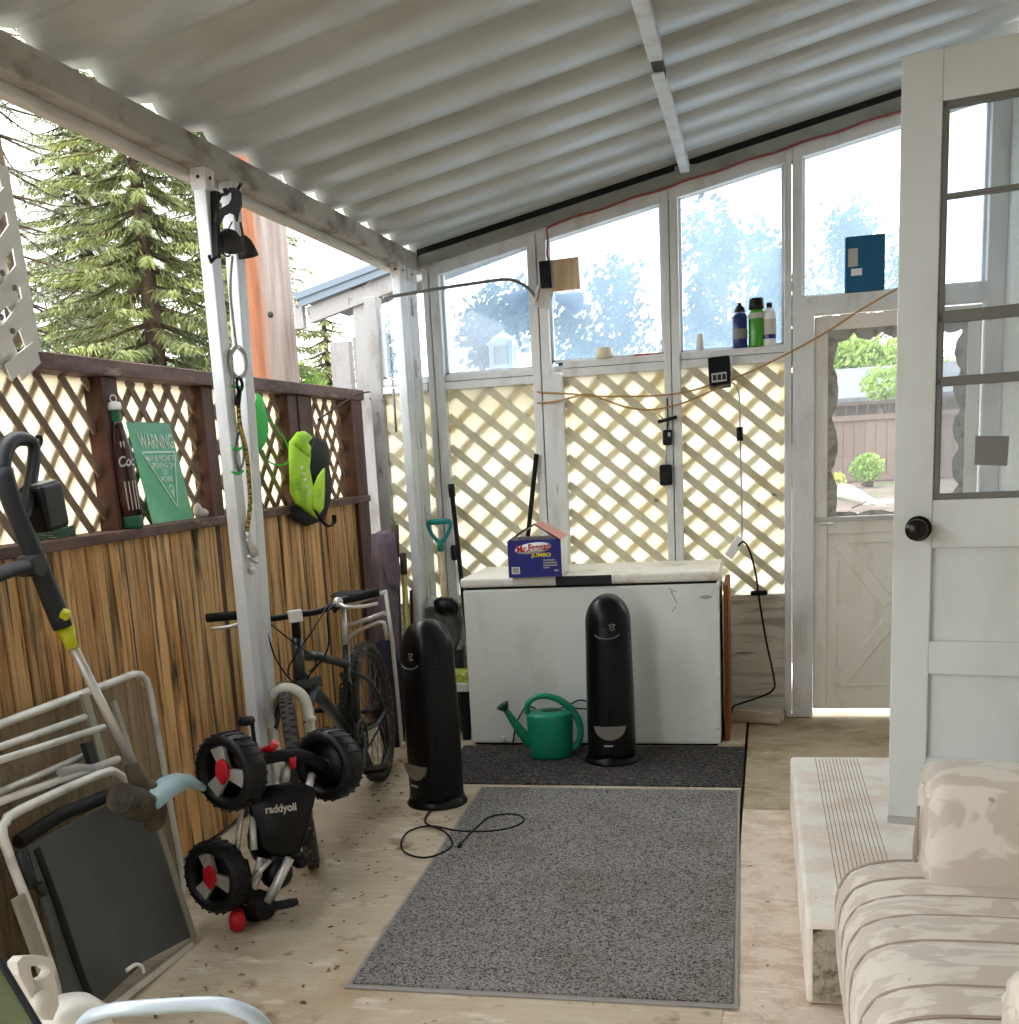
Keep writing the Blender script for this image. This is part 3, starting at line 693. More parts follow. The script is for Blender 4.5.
# ================================================================== cedar fence
FL = -2.2
fence = thing('privacy_fence', 'cedar board fence with brown lattice top along the open side', 'fence', (-2.25, 3.8, 0))
b = MB(); y = 1.2; k = 0
while y < 6.22:
    w = R.choice((.092, .096, .10, .094, .138))
    w = min(w, 6.25-y); dx = R.uniform(-.004, .004)
    b.box((FL-.022+dx, y, .02), (FL+dx, y+w-.009, 1.285)); y += w
b.build('boards', 'fence', fence, bevel=.004, seg=1)
b = MB(); b.box((FL-.12, 1.1, .0), (FL-.03, 6.28, .16)); b.box((FL-.10, 1.1, 1.0), (FL-.03, 6.28, 1.09)); b.build('rear_rail', 'brown', fence)
b = MB(); b.box((FL-.03, 1.1, .02), (FL-.0235, 6.25, 1.28)); b.build('dark_gap_backing', 'joint', fence)  # dark sheet added behind the boards so the gaps read dark
b = MB(); b.box((FL-.10, 1.1, 1.276), (FL+.035, 6.3, 1.312)); b.build('ledge', 'brown_rail', fence, bevel=.004)
b = MB(); b.box((FL-.11, 1.1, 1.838), (FL+.03, 6.33, 1.894)); b.build('top_rail', 'brown_rail', fence, bevel=.005)
for (ya, yb) in ((2.02, 2.11), (3.655, 3.76), (4.40, 4.50), (5.29, 5.40), (5.42, 5.60), (6.13, 6.31)):
    b = MB(); b.box((FL-.09, ya, 0), (FL-.002 if ya < 6 else FL+.02, yb, 1.838)); b.build('post', 'brown', fence, bevel=.004)
LF = FL-.06
for (ya, yb) in ((1.2, 2.02), (2.11, 3.655), (3.76, 4.40), (4.50, 5.29), (5.60, 6.13)):
    b = MB(); slats(b, (LF+.012, 0, 0), (0, 1, 0), ya, yb, 1.312, 1.838, .10, .03, .007, -1, 47, .02); b.build('lattice_front', 'lat_brown', fence)
    b = MB(); slats(b, (LF+(-.022 if ya < 3 else .004), 0, 0), (0, 1, 0), ya, yb, 1.312, 1.838, .10, .03, .007, 1, 47, .0); b.build('lattice_back', 'lat_brown', fence)
    b = MB(); b.box((LF-.0125, ya, 1.312), (LF-.011, yb, 1.838)); b.build('pale_sheet', 'sheet_fence', fence)

# ================================================================== outside
def leaves(mb, c, rr, n, size, rng, shell=.55):
    for _ in range(n):
        while shell < 0:
            p = V((rng.gauss(0, .5), rng.gauss(0, .5), rng.gauss(0, .5)))
            if p.length < 1.5: break
        while shell > 0:
            p = V((rng.uniform(-1, 1), rng.uniform(-1, 1), rng.uniform(-1, 1)))
            if shell < p.length < 1 or (p.length < shell and rng.random() < .3): break
        q = V((c[0]+p.x*rr[0], c[1]+p.y*rr[1], c[2]+p.z*rr[2]))
        a = V((rng.gauss(0, 1), rng.gauss(0, 1), rng.gauss(0, 1))).normalized(); e = a.orthogonal().normalized(); f = a.cross(e)
        s = size*rng.uniform(.6, 1.3)
        mb.add([q-e*s, q+f*s*.5, q+e*s, q-f*s*.5], [(0, 1, 2, 3)])
def tree(name, label, cat, base, h, blobs, leafmat, size, n, seed, group=None, trunk=.12, shell=.55):
    rng = random.Random(seed)
    t = thing(name, label, cat, base, group)
    b = MB(); p0 = V(base)
    b.tube([p0, p0+V((.05, 0, h*.35)), p0+V((-.04, .05, h*.6))], [trunk, trunk*.8, trunk*.5], 10)
    for (dx, dy, dz, rx, ry, rz) in blobs:
        b.tube([p0+V((0, 0, h*.4)), p0+V((dx*.5, dy*.5, (h*.4+dz)*.5+.1)), p0+V((dx, dy, dz))], [trunk*.5, trunk*.3, trunk*.12], 6)
    b.build('trunk', 'bark', t)
    b = MB(); tot = sum(q[3]*q[5] for q in blobs)
    for (dx, dy, dz, rx, ry, rz) in blobs:
        leaves(b, (base[0]+dx, base[1]+dy, base[2]+dz), (rx, ry, rz), int(n*rx*rz/tot), size, rng, shell)
    b.build('foliage', leafmat, t)
    return t

def spruce(label, base, h, r0, leafmat, seed, dens=1.0, group='spruces beyond the fence', droop=.35, zmin=.6, gap=1.0, fine=1.0):
    rng = random.Random(seed)
    t = thing('spruce_tree', label, 'tree', base, group)
    b = MB(); p0 = V(base)
    b.tube([p0, p0+V((0, 0, h*.5)), p0+V((0, 0, h))], [r0*.075, r0*.045, .012], 10)
    f = MB(); z = zmin; k = 0
    while z < h-.1:
        u = 1-z/h; L = r0*(u**.8)*rng.uniform(.85, 1.1)+.08
        nb = 7 if u > .25 else 5
        for j in range(nb):
            a = 2*math.pi*(j+.5*(k % 2))/nb+rng.uniform(-.25, .25); Lb = L*rng.uniform(.7, 1.1)
            d = V((math.cos(a), math.sin(a), 0)); tip = p0+d*Lb+V((0, 0, z-Lb*droop*rng.uniform(.7, 1.2)+Lb*.08)); st_ = p0+V((0, 0, z))
            mid = (st_+tip)/2+V((0, 0, -.05*Lb))
            b.tube([st_, mid, tip], [.022, .014, .005], 5)
            side = d.cross(V((0, 0, 1)))
            m_ = int(Lb*42*dens)+4
            for i in range(m_):
                w = (i+.5)/m_; q = st_.lerp(mid, w*2) if w < .5 else mid.lerp(tip, w*2-1)
                if w < .18: continue
                for sg in (-1, 1):
                    ln = (.16+.26*Lb*(1-w)*.6)*rng.uniform(.6, 1.2)*fine
                    e = (d*.75+side*sg*rng.uniform(.3, 1.0)+V((0, 0, rng.uniform(-1.0, -.1)))).normalized()*ln
                    wv = e.cross(V((0, 0, 1))).normalized()*rng.uniform(.008, .017)*fine
                    o = q+V((rng.uniform(-.03, .03), rng.uniform(-.03, .03), rng.uniform(-.03, .03)))
                    f.add([o, o+e*.45+wv, o+e, o+e*.45-wv], [(0, 1, 2, 3)])
        z += rng.uniform(.13, .2)*gap; k += 1
    b.build('trunk', 'bark', t); f.build('foliage', leafmat, t)
    return t
def ground_at(x, y, Y): p = at(x, y, Y=Y); return V((p.x, p.y, -.13 + .6*min(1, max(0, (Y-8)/16))))
spruce('broad bushy spruce filling the gap beside the white twin posts', ground_at(150, 300, 11.5), 6.8, 2.0, 'spruce', 3, 4.2, fine=.66)
spruce('sparse drooping grey-green spruce at the outer edge of the yard', ground_at(14, 300, 16.0), 11.5, 3.0, 'spruce_grey', 8, .75, droop=.34, zmin=2.0, gap=2.2, fine=.8)
spruce('tall spruce whose leader shows under the gutter beam', ground_at(92, 300, 19.5), 9.6, 2.6, 'spruce', 21, 1.6)
spruce('spruce half hidden behind the twin posts and the utility pole', ground_at(228, 300, 17.0), 9.0, 2.2, 'spruce', 34, 1.8)
tree('garden_shrub', 'low yellow-green bush over the top rail of the cedar fence', 'shrub', ground_at(135, 330, 10.4), 2.3, [(-.7, 0, 2.0, .5, .4, .55), (0, 0, 2.05, .6, .4, .5), (.75, 0, 1.9, .5, .4, .45)], 'leaf_bright', .05, 2600, 5)
spruce('small round-topped conifer seen under the neighbouring eave', ground_at(328, 370, 19.0), 4.2, 1.6, 'spruce', 55, .8)
tree('leafy_tree', 'small leafy tree just right of the utility pole', 'tree', ground_at(314, 372, 18.0), 2.9, [(-.2, 0, 2.5, .35, .4, .4)], 'leaf_bright', .07, 500, 61)

up_ = thing('utility_pole', 'thick wooden utility pole, orange on one side and grey on the other', 'pole', (-3.02, 7.1, -.15))
b = MB(); b.tube([(-3.03, 7.1, -.15), (-3.02, 7.1, 2.0), (-3.0, 7.1, 6.5)], [.165, .152, .12], 28, sm=4); b.build('pole_shaft', 'upole', up_)
b = MB(); b.lathe([(.018, 0), (.018, .006), (.008, .012)], Matrix.Translation((-2.96, 6.962, 2.43)) @ Matrix.Rotation(rad(90), 4, 'X'), 12); b.build('bolt', 'rust', up_)

# neighbouring lean-to seen past the corner
nb = thing('neighbour_lean_to', 'weathered white lean-to with a blue-grey eave beyond the fence end', 'shed', (-2.5, 7.3, -.13))
pA, pB = at(296, 303, Y=6.75), at(398, 264, Y=6.75)
b = MB(); d_ = (pB-pA); d_.normalize(); pC = pA+d_*1.6
for q0, q1, w, h in ((pA, pC, .9, .035),):
    b.bar(q0+V((0, .45, .03)), q1+V((0, .45, .03)), .95, .04, (0, 0, 1))
b.build('eave_roof', 'fascia', nb, bevel=.004)
b = MB(); b.bar(pA+V((.03, .0, .0)), pC, .025, .05, (0, 0, 1)); b.build('fascia_board', 'fascia', nb)
b = MB(); b.bar(pA+V((.06, .05, -.075)), pC+V((0, .05, -.075)), .05, .09, (0, 0, 1)); b.build('rafter', 'weathered', nb)
pp = at(365, 330, Y=6.85)
b = MB(); b.box((pp.x-.05, 6.8, -.13), (pp.x+.045, 6.9, pA.z+.12)); b.build('post', 'weathered', nb)
b = MB(); q = at(362, 336, Y=6.9); b.box((q.x-.07, 6.92, -.13), (q.x+.0, 6.95, q.z)); b.build('board', 'weathered', nb)
q = at(296, 312, Y=6.8); b = MB(); b.box((q.x, 6.78, q.z-.10), (q.x+.05, 6.83, q.z+.05)); b.build('rafter_tail', 'weathered', nb)

# trees behind the hazy panes
def lt(lab, x, Y, ytop, w, seed, m_='leaf_dark', sp=1.15, n=4200):
    g = ground_at(x, 380, Y); top = at(x, ytop, Y=Y).z; h = top-g.z
    rw = w/CAMF*Y*.5*1.02
    rng = random.Random(seed); bl = []
    for i in range(16):
        u = rng.random(); bl.append((rng.uniform(-1, 1)*rw*.85*(1-.45*u*u), rng.uniform(-.3, .3)*rw, h*(.40+.52*u), rw*.3, rw*.3, h*.10))
    bl.append((0, 0, h*.9, rw*.3, rw*.3, h*.1))
    tree('leafy_tree', lab, 'tree', g, h, bl, m_, .05*sp, n, seed, 'trees seen through the hazy panes', shell=-1)
lt('leafy tree seen through the pane with the white lantern', 494, 13, 284, 120, 71)
lt('round leafy tree seen through the pane with the wooden block', 608, 15.5, 264, 150, 72, n=5200)
lt('pointed leafy tree seen through the pane above the three bottles', 726, 13, 205, 110, 73)
lt('leafy tree next to the pointed one, at the pane edge by the bottles', 776, 17, 240, 60, 75)
lt('airy tree far off, seen through the pane behind the blue folder', 850, 44, 200, 120, 74, sp=2.6, n=3600)
lt('faint tree seen through the narrow pane at the wall corner', 385, 12, 320, 40, 76, n=1500)

# yard beyond the storm door
ff = thing('board_fence', 'taupe board fence across the yard seen through the storm door', 'fence', (5.5, 26, .4))
b = MB()
for k in range(70):
    x = -2+k*.22; b.box((x, 26+.01*(k % 2), .4), (x+.205, 26.04, 1.87))
b.build('boards', 'far_fence', ff)
b = MB(); b.box((-2, 25.96, 1.76), (13.4, 26.0, 1.87)); b.box((-2, 25.97, .5), (13.4, 26.0, .62)); b.build('rail', 'far_fence', ff)
b = MB()
for k in range(70): x = -2+k*.22; b.box((x+.03, 26.06, 1.85), (x+.06, 26.09, 2.12))
b.box((-2, 26.05, 2.08), (13.4, 26.1, 2.14)); b.build('top_trellis', 'dark_wood', ff)
sh = thing('garden_shed', 'low building with a pale grey roof behind the taupe board fence', 'building', (4.5, 31, .47))
b = MB(); b.box((-1.0, 30.2, .47), (10, 32.8, 2.25)); b.build('wall', 'dark_wood', sh)
b = MB(); b.add([(-1.4, 29.8, 2.34), (10.4, 29.8, 2.34), (10.4, 33, 3.2), (-1.4, 33, 3.2), (-1.4, 29.8, 2.24), (10.4, 29.8, 2.24), (10.4, 33, 3.05), (-1.4, 33, 3.05)], [(0, 1, 2, 3), (7, 6, 5, 4), (0, 4, 5, 1), (1, 5, 6, 2), (2, 6, 7, 3), (3, 7, 4, 0)]); b.build('roof', 'shingle', sh)
for i, (x, ytop, w) in enumerate(((838, 318, 50), (858, 330, 45), (884, 348, 40), (908, 330, 50))):
    g = V((at(x, 380, Y=37).x, 37, .47)); top = at(x, ytop, Y=37).z
    tree('leafy_tree', ('bright leafy tree over the grey roof, nearest the door stile', 'middle bright tree over the grey roof in the storm door', 'lower bright tree over the grey roof near the open door edge', 'bright tree over the grey roof, mostly behind the open door')[i], 'tree', g, top-g.z,
         [(0, 0, (top-g.z)*.72, 1.0, .8, (top-g.z)*.28), (-.6, 0, (top-g.z)*.55, .8, .8, 1.3), (.6, 0, (top-g.z)*.55, .8, .8, 1.3)], 'leaf_bright', .11, 3600, 90+i, 'bright trees behind the grey roof')
def gp(x, y):   # point on the sloping yard
    lo, hi = 6.5, 40
    for _ in range(50):
        m_ = (lo+hi)/2; p = at(x, y, Y=m_)
        if p.z > -.13+.6*min(1, max(0, (m_-8)/16)): lo = m_
        else: hi = m_
    return p
g = V((at(867, 474, Y=24).x, 24, .46))
tree('garden_bush', 'round bright green bush in front of the taupe fence', 'bush', g, .55*g.y/22, [(0, 0, .33*g.y/22, .30*g.y/22, .25, .26*g.y/22)], 'leaf_bright', .05, 900, 95)
g = V((at(838, 478, Y=23).x, 23, .43))
tree('garden_bush', 'small yellow flowering bush beside the storm door stile', 'bush', g, .25, [(0, 0, .2, .16, .14, .18)], 'yg', .035, 260, 96)
tag_ = gp(842, 402)
tree('garden_bush', 'green bush poking over the taupe fence near the grey roof', 'bush', (at(885, 400, Y=28).x, 28, .47), 2.6, [(0, 0, 2.1, .55, .4, .4)], 'leaf_bright', .07, 600, 97)
# white tarpaulin and planks lying outside the storm door
wt = thing('white_tarp', 'folded white tarpaulin lying on the ground outside the storm door', 'tarp', gp(862, 512))
a, c = gp(838, 498), gp(884, 516); dv = (c-a); dv.z = 0
b = MB(); w = dv.length
rings = []
for i in range(9):
    u = i/8; q = a+dv*u; s_ = .10+.05*math.sin(u*5); rings.append([q+V((0, .22*math.cos(t_*math.pi/5), max(0, (s_+.14*(1-u))*math.sin(t_*math.pi/5))+.02)) for t_ in range(10)])
b.loft(rings); b.build('sheet_roll', 'white', wt)
b = MB(); q = gp(858, 508); b.tube([q+V((-.12, -.3, .02)), q+V((.18, -.3, .14))], .012, 6); b.build('tie_rod', 'rust', wt)
b = MB(); q = gp(884, 503); b.box((q.x-.35, q.y-.2, q.z), (q.x+.5, q.y+.25, q.z+.05)); tag(b.build('white_board', 'white'), 'white board lying beside the tarpaulin outside the storm door', 'board')
b = MB(); b.box((.2, 6.5, -.14), (1.3, 8.2, -.06)); struct(b.build('path_slab', 'step'))
# ================================================================== floor mats
mt = thing('door_mat', 'large grey carpet mat with rubber edging in the middle of the floor', 'mat', (-.65, 3.9, 0))
c = [at(345, 989, Z=0), at(737.5, 1010, Z=0), at(740, 791, Z=0), at(481, 787.5, Z=0)]
cc = sum((q for q in c), V())/4
b = MB(); ins = [q+(cc-q).normalized()*.028 for q in c]
b.add([(q.x, q.y, .001) for q in c]+[(q.x, q.y, .005) for q in c], [(3, 2, 1, 0), (4, 5, 6, 7), (0, 1, 5, 4), (1, 2, 6, 5), (2, 3, 7, 6), (3, 0, 4, 7)]); b.build('rubber_edge', 'rubber', mt)
b = MB(); b.add([(q.x, q.y, .003) for q in ins]+[(q.x, q.y, .010) for q in ins], [(3, 2, 1, 0), (4, 5, 6, 7), (0, 1, 5, 4), (1, 2, 6, 5), (2, 3, 7, 6), (3, 0, 4, 7)]); b.build('carpet', 'carpet', mt)
b = MB(); b.box((-1.52, 4.955, .0), (-.08, 5.64, .007)); tag(b.build('runner_mat', 'carpet_dark'), 'dark worn runner mat lying along the front of the chest freezer', 'mat')

# ================================================================== chest freezer
fz = thing('chest_freezer', 'scuffed white chest freezer against the lattice wall', 'freezer', (-.84, 5.94, 0))
FA, FB, FYF, FYB = -1.490, -.192, 5.646, 6.22
b = MB(); b.box((FA+.005, FYF+.006, .014), (FB-.005, FYB, .826)); b.build('cabinet', 'freezer', fz, bevel=.012)
b = MB(); b.box((FA+.02, FYF+.035, .0), (FB-.02, FYB-.02, .03)); b.build('base', 'black_matte', fz)
b = MB(); b.box((FA+.015, FYF+.015, .822), (FB-.015, FYB-.01, .840)); b.build('gasket', 'black_matte', fz)
b = MB(); b.box((FA-.004, FYF-.006, .837), (FB+.004, FYB+.005, .886)); b.build('lid', 'freezer_lid', fz, bevel=.014, seg=3)
hx0, hx1 = at(556, 585, Y=FYF).x, at(612, 585, Y=FYF).x
b = MB(); b.box((hx0, FYF-.011, .838), (hx1, FYF+.002, .883)); b.build('handle_strip', 'dark_grey', fz, bevel=.003)
p = at(705.5, 597, Y=FYF)
b = MB(); b.lathe([(.02, 0), (.019, .004), (.012, .006)], Matrix.Translation(p+V((0, .006, 0))) @ Matrix.Rotation(rad(90), 4, 'X'), 20, 1.5, .45); b.build('badge', 'lightgrey', fz)
p = at(503.5, 740.5, Y=FYF)
b = MB(); b.lathe([(.016, 0), (.016, .008), (.010, .014)], Matrix.Translation(p+V((0, .006, .01))) @ Matrix.Rotation(rad(90), 4, 'X'), 16); b.build('drain_plug', 'white', fz)
b = MB(); b.bar(at(671, 591, Y=FYF+.004), at(677, 603, Y=FYF+.004), .003, .004); b.bar(at(668, 588, Y=FYF+.004), at(676, 592, Y=FYF+.004), .003, .003); b.bar(at(672, 612, Y=FYF+.004), at(676, 606, Y=FYF+.004), .003, .004); b.build('chipped_paint', 'film', fz)
b = MB(); b.box((-.178, 5.78, 0), (-.155, 6.24, .80)); tag(b.build('brown_board', 'plywood_edge'), 'reddish brown board standing on edge at the freezer side', 'board')

# popsicle carton on the lid
bx = thing('popsicle_carton', 'deep blue popsicle box with open flaps on the freezer lid', 'box', (-1.13, 5.78, .886))
A, Bq = at(509, 578, Z=.888), at(562, 576.2, Z=.888)
ux = (Bq-A); ux.z = 0; cw = ux.length; ux.normalize(); CT = frame(A, ux, (0, 0, 1))    # x along front, y up, z towards the camera
chh = at(508, 541, Y=A.y).z-.888; cd = .26
b = MB(); b.box((0, 0, -.004), (cw, chh, 0), CT); b.build('front_panel', 'blue_print', bx)
b = MB(); b.box((0, 0, -cd), (cw, .004, -.004), CT); b.box((0, 0, -cd), (.004, chh, -.004), CT); b.box((cw-.004, 0, -cd), (cw, chh, -.004), CT); b.box((0, 0, -cd), (cw, chh, -cd+.004), CT); b.build('side_panels', 'white', bx)
b = MB()
pk = .075
b.add([(0, chh, -.004), (cw, chh, -.004), (cw*.56, chh+pk*.7, -.12), (.0, chh+.004, -.004)], [(0, 1, 2)], False, CT) if False else None
b.add([(cw, chh, 0), (cw, chh, -cd), (cw*.55, chh+pk, -cd*.9), (cw*.50, chh+pk, -.05), (cw, chh-.003, 0), (cw, chh-.003, -cd), (cw*.55, chh+pk-.003, -cd*.9), (cw*.50, chh+pk-.003, -.05)], [(0, 1, 2, 3), (7, 6, 5, 4), (0, 4, 5, 1), (1, 5, 6, 2), (2, 6, 7, 3), (3, 7, 4, 0)], False, CT)
b.build('pink_flap', 'pink', bx)
b = MB()
b.add([(0, chh, 0), (0, chh, -cd), (cw*.48, chh+pk, -cd*.9), (cw*.46, chh+pk*.98, -.03), (0, chh-.003, 0), (0, chh-.003, -cd), (cw*.48, chh+pk-.003, -cd*.9), (cw*.46, chh+pk-.005, -.03)], [(3, 2, 1, 0), (4, 5, 6, 7), (1, 5, 4, 0), (2, 6, 5, 1), (3, 7, 6, 2), (0, 4, 7, 3)], False, CT)
b.build('pale_flap', 'white', bx)
b = MB(); b.tube([CT @ V((.01, chh, .001)), CT @ V((cw*.28, chh+.045, -.01)), CT @ V((cw*.5, chh+pk, -.03)), CT @ V((cw*.75, chh+.035, -.01)), CT @ V((cw-.01, chh, .001))], .0035, 6); b.build('flap_edge', 'black_matte', bx)
def CTm(x, y, z=.001): return CT @ Matrix.Translation((x, y, z))
b = MB(); b.lathe([(.001, -.0003), (.0485, -.0003), (.0485, .0004), (.001, .0004)], CTm(cw*.48, chh*.78) @ Matrix.Rotation(rad(6), 4, 'Z'), 28, 1.9, .56); b.build('logo_oval', 'white', bx)
text('Mr.Freeze', .050, CTm(cw*.49, chh*.79, .002) @ Matrix.Rotation(rad(4), 4, 'Z'), 'red', bx, 'logo_lettering', sx=.84, bold=.0014)
text('JUMBO', .026, CTm(cw*.63, chh*.59, .0015), 'yellow', bx, 'size_lettering', sx=1.2, bold=.0008)
b = MB(); b.box((cw*.06, chh*.1, 0), (cw*.215, chh*.29, .0008), CT); b.build('barcode_patch', 'white', bx)
b = MB()
for k in range(7): b.box((cw*(.085+.016*k), chh*.13, .0008), (cw*(.085+.016*k+.007), chh*.27, .0014), CT)
b.build('barcode_bars', 'black', bx)
b = MB()
for i, (yy, wd) in enumerate(((.43, .22), (.36, .26), (.29, .26), (.23, .12))): b.box((cw*.66, chh*yy, 0), (cw*(.66+wd), chh*(yy+.035), .0008), CT)
b.box((cw*.86, chh*.14, 0), (cw*.94, chh*.19, .0008), CT); b.build('small_print', 'lightgrey', bx)

# ================================================================== black tower air purifiers
def tower(root):
    """local frame: stands on z=0, front towards -y"""
    T0 = ROOTM[root]
    def ring(z, w, d, yo=0): return [T0 @ V((w*math.copysign(abs(math.cos(a))**.8, math.cos(a)), yo+d*math.copysign(abs(math.sin(a))**.85, math.sin(a)), z)) for a in [2*math.pi*k/40 for k in range(40)]]
    b = MB(); rg = []
    H = .84
    for z, w, d in ((.03, .118, .115), (.06, .115, .112), (.14, .116, .112), (.35, .114, .112), (.55, .11, .11), (.70, .108, .108)): rg.append(ring(z, w, d))
    for k in range(1, 12):
        a = math.pi/2*k/11; rg.append(ring(.70+.14*math.sin(a), max(.108*math.cos(a), .004), max(.108*math.cos(a)**.8, .004), .0))
    b.loft(rg); b.build('body', 'gloss_black', root)
    b = MB(); b.lathe([(.134, 0), (.137, .006), (.132, .016), (.12, .034), (.112, .045)], T0, 40, 1, .98); b.build('base_flange', 'gloss_black', root)
    # dark front cowl: arched panel, reflection dots and vents
    b = MB(); rr = []
    for z, w in ((.19, .062), (.30, .07), (.45, .072), (.60, .074), (.68, .076), (.74, .064), (.775, .04)):
        y = -.1085 if z < .7 else -.1015+(z-.7)*.55
        rr.append([T0 @ V((w*u, y-.004+.026*u*u+(.004 if abs(u) > .95 else 0), z)) for u in (-1, -.7, -.35, 0, .35, .7, 1)]+[T0 @ V((w*u, y+.02+.02*u*u, z)) for u in (1, .7, .35, 0, -.35, -.7, -1)])
    b.loft(rr); b.build('front_panel', 'black', root)
    b = MB(); pts = []
    for k in range(13):
        a = math.pi*k/12; pts.append(T0 @ V((-.055*math.cos(a), -.1165+.010*abs(math.cos(a)), .655-.020*math.sin(a))))
    b.tube(pts, .003, 6); b.build('display_lip', 'grey', root)
    b = MB()
    for k in range(4):
        w = .036-.006*k
        b.tube([T0 @ V((-w, -.118, .632-.012*k)), T0 @ V((0, -.122, .624-.012*k)), T0 @ V((w, -.118, .632-.012*k))], .0018, 5)
    b.build('vent_lines', 'dark_grey', root)
    b = MB(); [b.ball((0, 0, 0), (.005, .003, .005), 8, T0 @ Matrix.Translation((.018+dx, -.1155+.3*max(0, dz-.01), .688+dz))) for dx, dz in ((0, 0), (.012, .004), (-.004, .013), (.008, .016), (.018, .014), (.004, -.011), (.016, -.008))]; b.build('reflection_dots', 'grey', root)  # reflective speckle of the glossy front put in as grey dots
    b = MB(); n = 14
    up_e = [T0 @ V((-.078*math.cos(math.pi*k/n), -.112-.006*math.sin(math.pi*k/n), .20)) for k in range(n+1)]
    lo_e = [T0 @ V((-.076*math.cos(math.pi*k/n), -.113-.004*math.sin(math.pi*k/n), .205-.075*math.sin(math.pi*k/n))) for k in range(n+1)]
    vs = up_e+lo_e; b.add(vs, [(k, n+1+k, n+2+k, k+1) for k in range(n)], True)
    dy = (T0.to_3x3() @ V((0, .01, 0))); b.add([v+dy for v in vs], [(k+1, n+2+k, n+1+k, k) for k in range(n)], True)
    b.build('outlet_bowl', 'spoke', root)
    b = MB(); b.box((-.03, -.1175, .098), (.012, -.113, .105), T0); b.build('nameplate', 'lightgrey', root)
    b = MB()
    for k in range(5): b.ball((0, 0, 0), (.004, .006, .006), 8, T0 @ Matrix.Translation((.102, -.045, .60+.022*k)))
    b.build('side_buttons', 'dark_grey', root)
p1_ = at(612.5, 761, Z=0); p2_ = at(437.5, 802, Z=0)
T1 = Matrix.Translation((p1_.x, p1_.y, .007)) @ Matrix.Rotation(rad(4), 4, 'Z') @ Matrix.Diagonal((1, 1, .972, 1))
tw = thing('tower_purifier', 'black tower air purifier standing against the freezer front', 'air purifier', (0, 0, 0), 'black tower purifiers')
tw.matrix_basis = T1; ROOTM[tw] = T1
tower(tw)
tw2 = dup(tw, Matrix.Translation((p2_.x, p2_.y, 0.0)) @ Matrix.Rotation(rad(-34), 4, 'Z') @ Matrix.Diagonal((1, 1, .98, 1)), 'black tower air purifier beside the bicycle, turned away from the freezer')
b = MB(); q = lambda x, y: at(x, y, Z=.012)
b.tube([at(432, 808, Z=.006), q(425, 822), q(445, 832), q(452, 846), q(430, 857), q(410, 855), q(401, 846), q(408, 832), q(430, 826), q(460, 831), q(492, 831), q(516, 826), q(524, 819), q(512, 814), q(490, 817), q(478, 826), q(466, 838), q(461, 845)], .0042, 6, sm=6)
pcord = b.build('power_cord', 'black_matte', tw2)
b = MB(); b.tube([at(461, 843, Z=.014), at(459, 847, Z=.014)], .009, 8); b.build('plug', 'black', pcord)
b = MB(); pts = [at(590, 703, Y=5.60), at(580, 700, Y=5.62), at(566, 706, Y=5.63), at(545, 712, Y=5.64), at(528, 706, Y=5.64), at(521, 714, Y=5.64), at(516, 725, Y=5.64), at(513, 743, Y=5.635)]
b.tube(pts, .004, 6, sm=5); b.tube([at(590, 709, Y=5.60), at(575, 708, Y=5.62), at(560, 704, Y=5.63)], .004, 6, sm=5)
b.build('power_cord', 'black_matte', tw)

# ================================================================== watering can
wp = at(551.5, 757, Z=0)
wc = thing('watering_can', 'green plastic watering can on the runner mat', 'watering can', (wp.x, wp.y, .007))
TW = Matrix.Translation((wp.x, wp.y, .007)) @ Matrix.Rotation(rad(14), 4, 'Z') @ Matrix.Diagonal((.95, .95, .95, 1))
b = MB(); b.lathe([(.001, 0), (.105, 0), (.112, .006), (.113, .03), (.118, .12), (.122, .20), (.124, .228), (.118, .236), (.105, .242), (.06, .246), (.05, .246), (.048, .236)], TW, 36, 1.0, .8); b.build('tank', 'canvas_green', wc)
b = MB(); b.lathe([(.001, .2425), (.05, .2425), (.055, .246), (.05, .2485), (.001, .2465)], TW @ Matrix.Translation((.012, 0, 0)), 24, 1, .7); b.build('filler_opening', 'can_dark', wc)
b = MB(); b.tube([TW @ V(v) for v in ((-.115, 0, .238), (-.112, 0, .285), (-.07, 0, .318), (-.01, 0, .322), (.06, 0, .295), (.12, 0, .24), (.152, 0, .175), (.158, 0, .11), (.142, 0, .055), (.105, 0, .03))], [.016, .015, .014, .015, .017, .018, .018, .017, .017, .016], 12, sm=4); b.build('handle', 'canvas_green', wc)
b = MB(); b.tube([TW @ V(v) for v in ((-.10, 0, .07), (-.15, 0, .135), (-.195, 0, .205), (-.228, 0, .262))], [.032, .025, .019, .014], 14, sm=3); b.build('spout', 'canvas_green', wc)
ax = V((-.5, 0, .86)).normalized(); RT = TW @ Matrix.Translation((-.226, 0, .258)) @ ax.to_track_quat('Z', 'Y').to_matrix().to_4x4()
b = MB(); b.lathe([(.014, 0), (.022, .012), (.036, .034), (.034, .038), (.001, .042)], RT, 20); b.build('rose', 'can_dark', wc)

# ================================================================== small block by the door
b = MB(); A, Bq = at(733, 722, Z=0), at(782, 725, Z=0); b.bar(A+V((0, .06, .035)), Bq+V((0, .06, .035)), .12, .065)
tag(b.build('wood_block', 'plank', bevel=.004), 'short grey plank on the floor against the kick board', 'plank')

